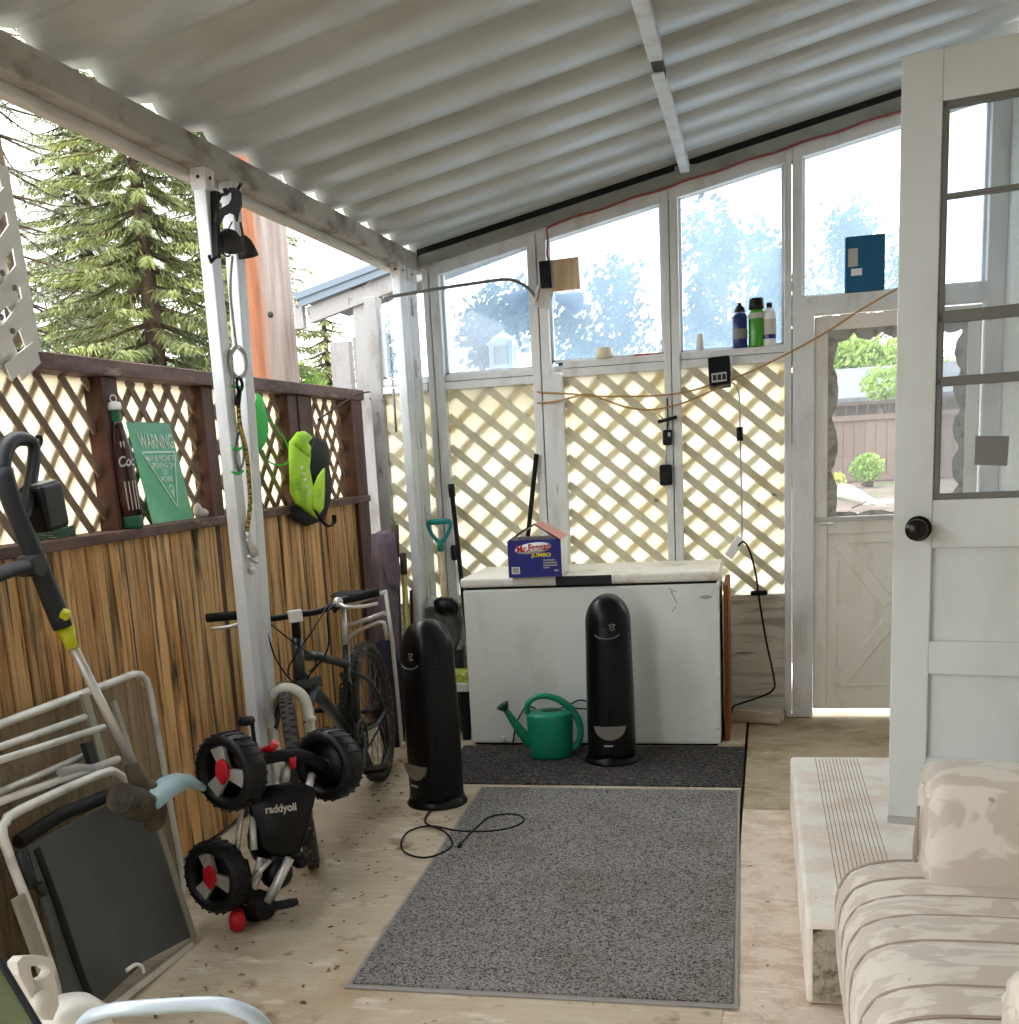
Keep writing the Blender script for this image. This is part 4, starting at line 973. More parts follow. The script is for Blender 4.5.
# ================================================================== armchair
sf = thing('armchair', 'cream damask armchair with channel-stitched seat beside the step', 'armchair', (.62, 2.4, 0))
SZ = .435
def seatring(y, x_f, dz):
    """profile of the seat at distance y, from the lower front edge over the top to the back"""
    pts = []
    zt = SZ+dz
    prof = [(x_f+.05, .04), (x_f+.015, .10), (x_f+.004, .2), (x_f, .30), (x_f+.008, zt-.075), (x_f+.035, zt-.03), (x_f+.08, zt-.008), (x_f+.15, zt+.004), (x_f+.3, zt+.006), (x_f+.5, zt), (x_f+.75, zt-.005)]
    return [V((x, y, z)) for x, z in prof]+[V((x_f+.75, y, .10)), V((x_f+.4, y, .04))]
seams = [1.70, 1.82, 1.945, 2.075, 2.20, 2.41, 2.545, 2.66, 2.775, 2.895, 2.925]
rings = []; N_ = 72
for i in range(N_+1):
    y = 1.70+(2.925-1.70)*i/N_
    k = max(j for j in range(len(seams)) if seams[j] <= y+1e-6); k = min(k, len(seams)-2)
    u = (y-seams[k])/(seams[k+1]-seams[k]); puff = .016*(math.sin(math.pi*min(max(u, 0), 1))**.45)-.008
    e = min(y-1.70, 2.925-y); edge = max(0, 1-e/.05)**2
    rings.append([V((p.x-(puff if p.x < .4 and p.z < .40 else 0)*.6+edge*.03*(1 if p.x < .5 else 0), p.y, p.z+(puff if p.z > .38 else 0)-edge*.03*(1 if p.z > .3 else 0))) for p in seatring(y, .185, 0)])
b = MB(); b.loft(rings); b.build('seat_cushion', 'sofa', sf)
b = MB()
for y in seams[1:-1]:
    pr_ = seatring(y, .185, 0)[1:11]; b.tube([p+V((.001 if p.z < .4 else 0, 0, -.002 if p.z > .38 else 0)) for p in pr_], .0034, 6, sm=4)
b.build('channel_piping', 'piping', sf)
def arm(y0_, y1_, xf, ztop, name='armrest'):
    b = MB(); rr = []
    yc = (y0_+y1_)/2; hw = (y1_-y0_)/2
    for x, s in ((xf, .55), (xf+.004, .82), (xf+.02, .95), (xf+.05, 1.0), (xf+.3, 1.0), (xf+.72, 1.0)):
        rg = []
        for k in range(26):
            a = math.pi*2*k/26; cy = math.cos(a); sz_ = math.sin(a)
            zc = ztop-hw*.95
            z = zc+hw*.95*sz_*s if sz_ > 0 else zc+(zc-.06)*s*max(sz_, -1) if sz_ > -.999 else .06
            rg.append(V((x+.008*math.sin(9*a)*(1 if x < xf+.03 else 0), yc+hw*s*math.copysign(abs(cy)**.55, cy), z)))
        rr.append(rg)
    b.loft(rr); return b.build(name, 'sofa', sf)
arm(2.70, 2.94, .385, .71); 
arm(1.70, 1.955, .395, .63)
b = MB(); b.box((.98, 1.66, .05), (1.15, 2.94, .86)); b.build('backrest', 'sofa', sf, bevel=.06, seg=4)
b = MB(); 
for (x, y) in ((.26, 1.75), (.26, 2.87), (1.1, 1.75), (1.1, 2.87)): 
    b = MB(); b.lathe([(.018, 0), (.024, .09)], Matrix.Translation((x, y, 0)), 12); b.build('leg', 'dark_wood', sf)
b = MB()
for k, z in enumerate((.60, .575, .55)):
    b.tube([V((.3735+.002*k, 2.84+.018*k, z)), V((.3705, 2.835+.02*k, z-.06)), V((.3725, 2.85+.018*k, z-.13))], .004, 6, sm=3)
b.build('arm_pleats', 'piping', sf)
# ================================================================== fence ledge items
LX = FL-.01        # where things stand on the ledge
bp = at(131, 524, X=LX+.02); LZ = 1.312
bt = thing('bottle_sign', 'cola bottle shaped tin sign standing on the fence ledge', 'sign', (bp.x, bp.y, LZ))
hgt = at(117, 398, X=LX).z-LZ
SB = hgt/.60
TB = Matrix.Translation((bp.x+.012, bp.y, LZ)) @ Matrix.Rotation(rad(-28), 4, 'Z') @ Matrix.Rotation(rad(3), 4, 'X')
pr_ = [(.001, 0), (.058, 0), (.062, .02), (.06, .045), (.063, .06), (.064, .15), (.062, .22), (.059, .26), (.063, .30), (.064, .33), (.058, .38), (.046, .43), (.036, .47), (.03, .50), (.028, .52), (.029, .555), (.031, .56)]
S_ = SB*.98
pr_ = [(r*.86, z) for r, z in pr_]
b = MB(); b.lathe([(r*S_, z*S_) for r, z in pr_[4:14]], TB, 28, .45, 1.0); b.build('bottle_body', 'cola', bt)
b = MB(); b.lathe([(r*S_, z*S_) for r, z in pr_[:5]], TB, 28, .45, 1.0); b.build('bottle_foot', 'cola_green', bt)
b = MB(); b.lathe([(r*S_, z*S_) for r, z in pr_[12:]], TB, 28, .45, 1.0); b.build('bottle_neck', 'cola_green', bt)
b = MB(); b.lathe([(.034*S_, .555*S_), (.036*S_, .565*S_), (.034*S_, .585*S_), (.02*S_, .592*S_), (.001, .594*S_)], TB, 20, .5, 1.0); b.build('bottle_cap', 'white', bt)
b = MB(); b.torus(TB @ Matrix.Translation((0, 0, .606*S_)) @ Matrix.Rotation(rad(90), 4, 'Y'), .012, .003, 16, 6); b.build('hanging_ring', 'silver', bt)
BT = frame(TB @ V((.0275*S_, -.0, .315*S_)), TB.to_3x3() @ V((0, 1, 0)), TB.to_3x3() @ V((0, 0, 1)))
lg = text('Coca-Cola', .068*S_, frame(TB @ V((0, 0, .315*S_)), TB.to_3x3() @ V((0, 1, 0)), TB.to_3x3() @ V((0, 0, 1))), 'white', bt, 'logo_lettering', sx=.8, shear=.25, bold=.001, align='LEFT')
TBi = TB.inverted() @ ROOTM[bt]; TBf = TBi.inverted(); rq = .0555*S_
for vv in lg.data.vertices:          # wrap the lettering round the bottle
    q = TBi @ vv.co; ang = (q.y-.046*S_)/rq; k_ = 1.02+abs(q.x)*2; q.x, q.y = .45*rq*math.cos(ang)*k_, rq*math.sin(ang)*k_; vv.co = TBf @ q
def add_glare(yk, z0, z1, w, rr):
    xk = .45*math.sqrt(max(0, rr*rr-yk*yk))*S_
    b = MB(); b.box((xk-.002, yk*S_-w*S_, z0*S_), (xk+.0015, yk*S_+w*S_, z1*S_), TB); b.build('glare_strip', 'label_grey', bt)  # pale strips are glare painted onto the bottle
for yk in (-.026, -.006, .014, .03): add_glare(yk, .09, .225, .0025, .0545)
for yk in (-.012, .004): add_glare(yk, .365, .41, .003, .052*.86)


# warning sign leaning on the lattice
ws = thing('warning_sign', 'green WARNING sign with an inverted triangle leaning on the fence lattice', 'sign', at(170, 520, X=FL-.01))
q00, q10, q11, q01 = at(153, 524, X=FL+.0), at(193.5, 517, X=FL+.0), at(166.5, 420.5, X=FL-.045), at(126, 421.5, X=FL-.045)
q00.z = q10.z = max(q00.z, LZ+.002)
q01.x = q11.x = FL-.045; q11 = q01+(q10-q00)
nrm = (q10-q00).cross(q01-q00).normalized()
b = MB(); b.add([q00, q10, q11, q01]+[q-nrm*.002 for q in (q00, q10, q11, q01)], [(0, 1, 2, 3), (7, 6, 5, 4), (0, 4, 5, 1), (1, 5, 6, 2), (2, 6, 7, 3), (3, 7, 4, 0)]); b.build('sign_panel', 'sign_green', ws)
def sg(u, v, off=.002): return q00.lerp(q10, u).lerp(q01.lerp(q11, u), v)+nrm*off
def sgT(u, v):
    o = sg(u, v); x = (sg(u+.01, v)-o).normalized(); y = (sg(u, v+.01)-o).normalized()
    # sheared panel: rows follow x, columns follow y
    m_ = Matrix((x, y, nrm)).transposed().to_4x4(); m_.translation = o; return m_
pw = (q10-q00).length
text('WARNING', pw*.235, sgT(.56, .80), 'sign_text', ws, 'heading', sx=.70, bold=.0012)
for s_, v in (('MAY BE PRONE TO', .635), ('SPEAKING ON', .565), ('OR', .495), ('WORSE', .425)):
    text(s_, pw*.092, sgT(.575, v), 'sign_text', ws, 'small_lettering', sx=.9, bold=.0005)
b = MB(); tri = [(.16, .70), (.93, .70), (.66, .13)]
for (a, c) in ((0, 1), (1, 2), (2, 0)): b.bar(sg(*tri[a]), sg(*tri[c]), .006, .002, nrm)
b.build('triangle', 'sign_text', ws)
b = MB(); T_ = sgT(.63, .32); b.torus(T_, .016, .003, 20, 6, .3); b.box((-.004, -.03, 0), (.004, .0, .002), T_); b.build('emblem', 'sign_text', ws)

# coiled green wire on the ledge
b = MB()
hc = at(52, 540, X=FL-.03)
for k in range(5):
    b.tube([V((FL-.035+.045*math.cos(a)+.004*k, hc.y+.02+(.10-.008*k)*math.sin(a), LZ+.006+.007*k+.003*math.sin(3*a))) for a in [2*math.pi*j/24 for j in range(24)]], .0035, 6, closed=True)
tag(b.build('wire_coil', 'hose_green'), 'flat coil of dark green wire lying on the fence ledge', 'wire')
b = MB(); sp = at(203, 515, X=FL-.03); b.ball((sp.x, sp.y, LZ+.018), (.022, .035, .02), 12); b.ball((sp.x+.005, sp.y-.05, LZ+.03), (.02, .02, .032), 10)
tag(b.build('pale_stone', 'label_grey'), 'pale lumpy stone on the fence ledge beside the warning sign', 'stone')

# hi-vis vest with black lining hung on the fence
vx = FL+.04
vt = thing('safety_vest', 'lime and black safety vest bundled on the fence post', 'vest', at(310, 525, X=vx))
def VT(off): return frame((vx+off, 0, 0), (0, 1, 0), (0, 0, 1))
def outl(px, X): return [(at(x, y, X=X).y, at(x, y, X=X).z) for x, y in px]
b = MB(); b.pillow(outl([(314, 437), (325, 441), (328, 450), (327, 462), (330, 480), (329, 502), (323, 520), (306, 526), (294, 520), (291, 508), (300, 500), (308, 480), (305, 455)], vx), VT(.0), .07); b.build('black_lining', 'hivis_black', vt)
b = MB(); b.pillow(outl([(298, 432), (306, 438), (309, 450), (307, 462), (310, 480), (314, 500), (317, 519), (306, 511), (296, 503), (291, 492), (290, 460), (290, 442)], vx+.03), VT(.03), .05); b.build('lime_panel', 'hivis', vt)
b = MB(); b.pillow(outl([(297, 432), (304, 431), (312, 437), (304, 441), (310, 448), (309, 458), (302, 452), (296, 444)], vx+.05), VT(.05), .035); b.build('lime_collar', 'hivis', vt)
b = MB(); b.pillow(outl([(318, 476), (324, 468), (324, 490), (323, 508), (319, 514), (313, 508), (312, 492)], vx+.05), VT(.05), .03); b.build('lime_pocket', 'hivis', vt)
b = MB(); b.tube([at(312, 508, X=vx+.04), at(320, 519, X=vx+.04), at(328, 526, X=vx+.04), at(334, 523, X=vx+.04), at(334, 515, X=vx+.04)], .012, 8, sm=4, flat=.4); b.build('strap', 'hivis_black', vt)
b = MB()
for i, (x, y) in enumerate(((302, 468), (304, 474), (305, 480), (307, 487), (309, 494))): q = at(x, y, X=vx+.058); b.ball(q, (.004, .02, .008), 8)
b.build('printed_marks', 'white', vt)
b = MB(); b.tube([at(318, 420, X=FL+.036), at(340, 405, X=FL+.036), at(356, 395, X=FL+.036), at(368, 392, X=FL+.04), at(374, 393, X=FL+.04), at(375, 398, X=FL+.04), at(370, 399, X=FL+.04)], .005, 6, sm=4)
tag(b.build('wire_hook', 'rust'), 'long bent wire hook along the top rail at the fence end', 'hook')

# ================================================================== hangings on the twin posts
PX = BX+.008
b = MB(); b.bar(at(213.5, 192, X=PX), at(216, 258, X=PX), .02, .03, (1, 0, 0)); b.tube([at(216, 256, X=PX), at(211, 262, X=PX), at(209, 255, X=PX)], .007, 6)
tag(b.build('hanger_bar', 'black_matte', bevel=.004), 'straight black hanger bar screwed to the white post', 'bar')
dx_ = BX+.02
db = thing('deer_chime', 'dark iron leaping deer with a bell hung on the twin post', 'ornament', at(232, 250, X=dx_))
out_ = [(215, 223), (216, 211), (222, 208), (229, 204), (232, 199), (232, 193), (229.5, 190), (233, 187.5), (238, 189), (241, 194), (241.5, 206), (239, 212), (237, 222), (235, 215), (230, 213), (224, 216), (219, 226)]
b = MB()
for line in ([(231, 189), (226, 194), (221, 195), (217, 192.5)], [(226, 194), (224, 189)], [(221, 195), (219, 199)], [(238, 189), (241, 184)]): b.tube([at(x, y, X=dx_) for x, y in line], .006, 6)
b.build('antlers', 'rust', db)
b = MB(); b.prism(outl(out_, dx_), VT(dx_-vx), .006); b.build('deer_silhouette', 'rust', db)
b = MB(); q = at(229, 233, X=dx_); b.lathe([(.052, -.05), (.05, -.045), (.045, -.02), (.03, .0), (.012, .01), (.001, .012)], Matrix.Translation(q) @ Matrix.Rotation(rad(-20), 4, 'X'), 20); b.build('bell_dome', 'rust', db)
b = MB(); q = at(245, 245, X=dx_); b.lathe([(.04, -.04), (.036, -.02), (.026, .012), (.012, .03), (.001, .034)], Matrix.Translation(q) @ Matrix.Rotation(rad(20), 4, 'X'), 16); b.build('small_bell', 'rust', db)
b = MB(); b.tube([at(232, 222, X=dx_), at(224, 240, X=dx_), at(223, 253, X=dx_), at(229, 256, X=dx_), at(232, 246, X=dx_), at(233, 230, X=dx_)], .003, 5, sm=4); b.tube([at(240, 222, X=dx_), at(243, 236, X=dx_)], .005, 5); b.build('wire', 'rust', db)
b = MB(); b.tube([at(232, 256, X=BX+.004), at(230, 290, X=BX+.004), at(234, 330, X=BX+.004), at(236, 346, X=BX+.004)], .006, 6, sm=3)
b.tube([at(236, 346, X=BX+.006), at(230, 356, X=BX+.006), at(232, 372, X=BX+.006), at(239, 378, X=BX+.006), at(245, 370, X=BX+.006), at(244, 354, X=BX+.006), at(238, 347, X=BX+.006)], .009, 8, sm=4)
tag(b.build('white_cable', 'lightgrey'), 'pale cable ending in a ring clamp between the twin posts', 'cable')
hx_ = BX+.012
b = MB(); b.torus(frame(at(239.5, 384, X=hx_), (0, 1, 0), (0, 0, 1)), .022, .006, 20, 8); b.tube([at(239, 390, X=hx_), at(237.5, 405, X=hx_)], .011, 8)
cb = b.build('carabiner', 'black', None); tag(cb, 'black snap hook above the yellow bungee rope', 'hook')
b = MB(); b.tube([at(238, 400, X=hx_), at(240, 425, X=hx_), at(246, 450, X=hx_), at(249, 480, X=hx_), at(250, 505, X=hx_), at(247, 530, X=hx_)], .0085, 8, sm=6)
tag(b.build('bungee_rope', 'rope'), 'yellow and black bungee rope hanging down the white post', 'rope')
b = MB(); b.tube([at(247, 531, X=hx_), at(250, 545, X=hx_), at(254, 556, X=hx_)], .012, 8, sm=3); b.tube([at(247, 540, X=hx_), at(258, 552, X=hx_), at(255, 562, X=hx_), at(248, 556, X=hx_)], .006, 6, sm=4); b.ball(at(252, 570, X=hx_), (.012, .012, .02), 8)
tag(b.build('rope_clasp', 'silver'), 'silver clasp at the lower end of the bungee rope', 'clasp')
b = MB(); b.tube([at(240, 430, X=BX+.004), at(244, 455, X=BX+.004), at(240, 470, X=BX+.004), at(236, 455, X=BX+.004)], .005, 6, closed=True, sm=4); 
tag(b.build('steel_ring', 'spoke'), 'steel ring hanging behind the bungee rope on the post', 'ring')
b = MB()
for zz in (386, 448, 472): b.tube([at(232, zz, X=BX+.003), at(238, zz+2, X=BX+.006), at(243, zz-1, X=BX+.003)], .005, 6)
tag(b.build('green_twine', 'green_strap'), 'green twine tied round the inner post at three heights', 'twine')
gx = FL+.03
gs = thing('green_strap', 'bright green folded strap with a loop of line hung on the fence top', 'strap', at(262, 440, X=gx))
b = MB(); b.pillow(outl([(257, 393), (262, 398), (267, 420), (268, 432), (264, 445), (259, 452), (257, 430), (256, 405)], gx), VT(gx-vx), .03); b.build('strap_fold', 'green_strap', gs)
b = MB(); b.tube([at(264, 414, X=gx), at(274, 425, X=gx), at(284, 438, X=gx), at(289, 452, X=gx), at(287, 463, X=gx), at(278, 465, X=gx), at(268, 461, X=gx), at(263, 450, X=gx)], .004, 6, sm=5); b.build('line_loop', 'green_strap', gs)
# white trellis strip hanging from the beam
wx = BX-.0
tr_ = thing('white_trellis', 'white plastic trellis strip hanging from the gutter beam near the camera', 'trellis', at(15, 370, X=wx))
b = MB()
right = [(2, 150), (10, 205), (16, 240), (21, 275), (27, 310), (33, 340), (37, 357), (30, 372)]
P_ = lambda x, y, o=0: at(x, y, X=wx+o)
strips = [((-40, 20), (-22, 300)), ((2, 165), (36, 352)), ((-30, 260), (20, 372)), ((-22, 200), (34, 358)), ((-30, 240), (28, 330)), ((-25, 300), (22, 371)), ((-30, 330), (14, 374)), ((37, 355), (18, 373)), ((26, 305), (-20, 372)), ((20, 272), (-25, 335)), ((13, 232), (-25, 290)), ((36, 350), (8, 372)), ((8, 195), (-25, 235))]
for i, (a, c) in enumerate(strips):
    b.bar(P_(*a, .0023*i), P_(*c, .0023*i), .004, .042, (0, 1, 0.01) if abs(a[1]-c[1]) > 3*abs(a[0]-c[0]) else (0, 0, 1))
b.build('trellis_slats', 'lat_white', tr_)
b = MB()
for x, y in ((2, 273), (14, 288), (1, 317), (12, 331)): b.lathe([(.008, 0), (.007, .005), (.001, .006)], Matrix.Translation(P_(x, y, .032)) @ Matrix.Rotation(rad(90), 4, 'Y'), 10)
b.build('screws', 'grey', tr_)
# ================================================================== mountain bike leaning between the posts and the fence
RC = V((-1.775, 5.03, 0)); FC = V((-1.668, 3.80, 0))
bd = (FC-RC).normalized(); lean = rad(4.5)
bu = (V((0, 0, 1))*math.cos(lean)+V((-1, 0, 0))*math.sin(lean)).normalized()
bw = bd.cross(bu).normalized()                   # rider's right hand side... towards the fence or the room
WBASE = (FC-RC).length
def B(s, h, w=0): return RC+bd*s+bu*h+bw*w
bk = thing('mountain_bike', 'dark grey mountain bicycle with a white fork brace leaning by the fence', 'bicycle', (RC+FC)/2)
def wheel(c, axis, fwd, r, name, tyre='tyre', knobs=True):
    """axis: wheel axle, fwd: a direction in the wheel plane"""
    T = frame(c, fwd, axis.cross(fwd)); 
    b = MB(); b.torus(T, r-.028, .028, 56, 10)
    if knobs:
        for i in range(64):
            a = 2*math.pi*i/64
            for s, off in ((-.013, 0), (.013, .5)):
                a2 = a+off*2*math.pi/64; e = T.to_3x3() @ V((math.cos(a2), math.sin(a2), 0)); t_ = T.to_3x3() @ V((-math.sin(a2), math.cos(a2), 0)); p = V(c)+e*(r-.004)+(T.to_3x3() @ V((0, 0, s)))
                b.bar(p-t_*.010, p+t_*.010, .015, .012, e)
    w_ = b.build('wheel', tyre, bk)
    b = MB(); b.torus(T, r-.055, .012, 48, 8, 1.3); b.build('rim', 'rim', w_)
    b = MB()
    for i in range(28):
        a = 2*math.pi*i/28; a2 = a+(.35 if i % 4 < 2 else -.35); sd = .022*(1 if i % 2 else -1)
        b.tube([T @ V((.024*math.cos(a2), .024*math.sin(a2), sd)), T @ V(((r-.06)*math.cos(a), (r-.06)*math.sin(a), 0))], .0017, 4)
    b.build('spokes', 'spoke', w_)
    b = MB(); b.lathe([(.012, -.05), (.012, -.03), (.028, -.028), (.028, -.02), (.016, -.016), (.016, .016), (.028, .02), (.028, .028), (.012, .03), (.012, .05)], T, 14); b.build('hub', 'rim', w_)
    return w_
wheel(B(0, .335), bw, bd, .335, 'rear')
st_ = rad(19); Rm = Matrix.Rotation(st_, 3, bu)
fd = Rm @ bd; fwv = Rm @ bw
HB, HT_ = B(.965, .69), B(.92, .84)
wheel(B(1.16, .335), fwv, fd, .335, 'front')
b = MB()
BB, ST = B(.42, .31), B(.27, .70)
b.tube([HT_+bd*0, HB], .024, 12)
b.tube([B(.93, .78), B(.66, .72), B(.30, .62)], [.022, .021, .019], 12)
b.tube([B(.955, .70), B(.68, .52), B(.43, .33)], [.026, .026, .024], 12)
b.tube([BB, ST], .018, 12)
b.tube([B(.42, .31, -.04), B(.42, .31, .04)], .026, 12)
b.build('frame', 'bike_frame', bk)
b = MB()
for s in (-1, 1):
    b.tube([B(0, .335, .062*s), B(.2, .31, .06*s), B(.40, .33, .035*s)], .010, 8, sm=3)
    b.tube([B(0, .335, .062*s), B(.16, .50, .06*s), B(.31, .58, .03*s)], .010, 8, sm=3)
b.tube([B(.31, .58, -.03), B(.31, .58, .03)], .012, 8)
b.build('swing_arm', 'bike_frame', bk)
b = MB(); b.tube([B(.36, .56), B(.47, .37)], .012, 8)
for k in range(7): b.torus(frame(B(.375+.0125*k, .53-.021*k), bw, (bd*.5-bu)), .026, .005, 14, 6)
b.build('shock', 'black', bk)
b = MB(); b.tube([B(.27, .70), B(.215, .875)], .0135, 10); b.build('seat_post', 'silver', bk)
b = MB()
rr = []
for s, w, h in ((.08, .06, .905), (.10, .075, .915), (.16, .07, .918), (.24, .04, .912), (.32, .022, .905), (.36, .012, .895)):
    rr.append([B(s, h+.016*math.sin(a)-(.02 if math.sin(a) < 0 else 0)*abs(math.sin(a)), w*math.cos(a)) for a in [2*math.pi*k/14 for k in range(14)]])
b.loft(rr); b.build('saddle', 'black_matte', bk)
# fork: dark legs, white brace arching over the tyre
FX_ = B(1.16, .335)
b = MB()
crown = HB-(HT_-HB).normalized()*.02+fd*.01
for s in (-1, 1):
    b.tube([crown+fwv*.06*s, FX_+fwv*.062*s+bu*.20-fd*.045], .014, 10)
b.bar(crown-fwv*.085, crown+fwv*.085, .045, .035, bu); b.tube([crown, HT_+(HT_-HB).normalized()*.03], .016, 10)
b.build('fork', 'bike_frame', bk)
b = MB()
top = FX_+bu*.345-fd*.07
ptsA = []
for k in range(13):
    a = math.pi*k/12; ptsA.append(top+fwv*(-.074*math.cos(a))+bu*(-.09+.09*math.sin(a)))
leg = lambda s: [FX_+fwv*.066*s+fd*.0, FX_+fwv*.069*s+bu*.12-fd*.03, FX_+fwv*.073*s+bu*.23-fd*.06]
b.tube(leg(-1)+ptsA+leg(1)[::-1], .021, 12, sm=2)
for s in (-1, 1): b.ball(FX_+fwv*.07*s, .022, 10); b.ball(FX_+fwv*.082*s+bu*.22-fd*.03, (.02, .02, .014), 8)
b.build('fork_brace', 'bike_white', bk)
# cockpit
stem = HT_+(HT_-HB).normalized()*.085
hbC = stem+fd*.045+bu*.015
b = MB(); b.tube([HT_, stem], .018, 12); b.tube([stem, hbC], .018, 10); b.build('stem', 'black', bk)
b = MB(); b.tube([hbC-fwv*.31+bu*.035-fd*.03, hbC-fwv*.2+bu*.03, hbC-fwv*.10, hbC, hbC+fwv*.10, hbC+fwv*.2+bu*.03, hbC+fwv*.31+bu*.035-fd*.03], .0125, 10, sm=3)
hb_ = b.build('handlebar', 'black', bk)
for s in (-1, 1):
    b = MB(); b.tube([hbC+fwv*s*.215+bu*.031-fd*.006, hbC+fwv*s*.335+bu*.035-fd*.034], .0175, 12); b.build('grip', 'black_matte', hb_)
    b = MB(); b.tube([hbC+fwv*s*.17+bu*.026+fd*.01, hbC+fwv*s*.19+bu*.01+fd*.06, hbC+fwv*s*.25+bu*.0+fd*.065, hbC+fwv*s*.32+bu*.0+fd*.05], .007, 8, sm=3); b.ball(hbC+fwv*s*.17+bu*.026+fd*.02, (.022, .022, .02), 10); b.build('brake_lever', 'silver', hb_)
b = MB()
for s in (-1, 1):
    b.tube([hbC+fwv*s*.16+fd*.03+bu*.02, hbC+fwv*s*.12+fd*.12-bu*.0, hbC+fwv*s*.10+fd*.10-bu*.14, HB+fwv*.03*s+fd*.03, HB+fwv*.02*s-bd*.12-bu*.05], .0035, 6, sm=5)
    b.tube([hbC+fwv*s*.13+fd*.02+bu*.02, hbC+fwv*s*.05+fd*.13-bu*.06, hbC-fwv*s*.05+fd*.06-bu*.18, HB-fwv*.04*s+bu*.02], .0032, 6, sm=5)
b.build('cables', 'black', bk)
b = MB(); T = frame(hbC+fd*.05-bu*.0, -fwv, bu); b.box((-.028, -.024, -.01), (.028, .024, .012), T); b.build('front_reflector', 'white', bk, bevel=.006)
# drivetrain
b = MB(); CTk = frame(B(.42, .31, -.055), bd, bu)
b.torus(CTk, .075, .005, 36, 6, 1.4); b.lathe([(.03, -.004), (.03, .004)], CTk, 20)
for k in range(4):
    a = math.pi/2*k+.3; b.bar(CTk @ V((0, 0, 0)), CTk @ V((.075*math.cos(a), .075*math.sin(a), 0)), .014, .005, bw)
b.build('chainring', 'rim', bk)
for s, sg_ in ((-1, 1), (1, -1)):
    b = MB(); b.bar(B(.42, .31, .068*s), B(.42+.12*sg_, .31-.12*sg_, .075*s), .022, .012, bw); b.build('crank_arm', 'rim', bk)
for s, sg_ in ((-1, 1), (1, -1)):
    b = MB(); c = B(.42+.12*sg_, .31-.12*sg_, .125*s); b.bar(c-bw*.045, c+bw*.045, .09, .02, bu); b.build('pedal', 'black', bk, bevel=.004)
b = MB(); ch = [B(.42+.075*math.cos(a), .31+.075*math.sin(a), -.055) for a in [math.pi/2-math.pi*k/8 for k in range(9)]]+[B(.04*math.cos(a), .335+.04*math.sin(a), -.055) for a in [-math.pi/2-math.pi*k/8 for k in range(9)]]
b.tube(ch, .005, 5, closed=True); b.build('chain', 'rust', bk)
b = MB()
for k in range(6): b.torus(frame(B(0, .335, -.055+.006*k), bd, bu), .045-.004*(5-k)*.6, .003, 24, 5)
b.build('cassette', 'rim', bk)
b = MB(); b.tube([B(.03, .16, -.05), B(.0, .25, -.06), B(-.01, .31, -.06)], .012, 8); b.torus(frame(B(.03, .16, -.05), bd, bu), .018, .006, 16, 6); b.build('derailleur', 'rim', bk)

# ================================================================== folded tricycle standing on its end
TYL = 3.12
tk = thing('tricycle', 'black folded toddler tricycle with red hubs in front of the bicycle', 'tricycle', (-1.62, 3.3, 0))
axv = V((-.30, -.954, .05)).normalized()
fv = V((0, 0, 1)).cross(axv).normalized()
def trwheel(c, r, wdt, red_side, parent=tk, hubcol='red'):
    T = frame(c, fv, axv.cross(fv))          # z axis = axle direction
    if (T.to_3x3() @ V((0, 0, 1))).dot(axv)*red_side < 0: T = T @ Matrix.Rotation(math.pi, 4, 'X')
    b = MB()
    prof = [(r*.70, -wdt*.42), (r*.86, -wdt*.5), (r*.97, -wdt*.36), (r, -wdt*.1), (r, wdt*.1), (r*.97, wdt*.36), (r*.86, wdt*.5), (r*.70, wdt*.42), (r*.66, 0)]
    n = 48; rings = [[T @ V((q[0]*math.cos(2*math.pi*i/n), q[0]*math.sin(2*math.pi*i/n), q[1])) for q in prof] for i in range(n)]
    b.loft(rings, closed=True)
    for i in range(24):
        a = 2*math.pi*i/24; e = T.to_3x3() @ V((math.cos(a), math.sin(a), 0)); t_ = T.to_3x3() @ V((-math.sin(a), math.cos(a), 0)); zz = T.to_3x3() @ V((0, 0, 1))
        b.bar(V(c)+e*(r*.992)-zz*wdt*.36, V(c)+e*(r*.992)+zz*wdt*.36+t_*.012, .006, .005, e)
    w = b.build('wheel', 'tyre_black', parent)
    b = MB()
    for k in range(3):
        a = 2*math.pi*k/3+1.9
        p = [T @ V((.15*r*math.cos(a+s), .15*r*math.sin(a+s), wdt*.30)) for s in (-1.2, 1.2)]+[T @ V((.72*r*math.cos(a+s), .72*r*math.sin(a+s), wdt*.34)) for s in (.33, -.33)]
        dn = T.to_3x3() @ V((0, 0, -.018)); b.add(p+[v+dn for v in p], [(0, 1, 2, 3), (7, 6, 5, 4), (0, 4, 5, 1), (1, 5, 6, 2), (2, 6, 7, 3), (3, 7, 4, 0)])
    b.build('wheel_spokes', 'silver', w, bevel=.003)
    b = MB(); b.lathe([(.001, -.02), (r*.2, -.02), (r*.2, .01), (.001, .012)], T, 18); b.build('hub_core', 'black', w)
    b = MB(); b.lathe([(.001, -.012), (r*.70, -.012), (r*.70, -.004), (.001, -.004)], T, 28); b.build('wheel_disc', 'black', w)
    b = MB(); pts = [(0, .34), (.2, .2), (.2, -.12), (.0, -.36), (-.2, -.12), (-.2, .2)]
    b.prism([(x*r, y*r) for x, y in pts], T @ Matrix.Rotation(rad(0), 4, 'Z') @ Matrix.Translation((0, r*.05, wdt*.42)), .016); b.build('hub_cap', hubcol, w, bevel=.005)
    return T
TO = .13
cL = at(231, 771, Y=3.14+TO); cR = at(329, 764, Y=3.46+TO); cB = at(217, 876, Y=3.10+TO)
trwheel(cL, .128, .095, 1); trwheel(cR, .126, .095, -1); trwheel(cB, .122, .08, 1)
def tq(x, y, Y):
    p = at(x, y, Y=Y+TO); p.z = max(p.z, .012); return p
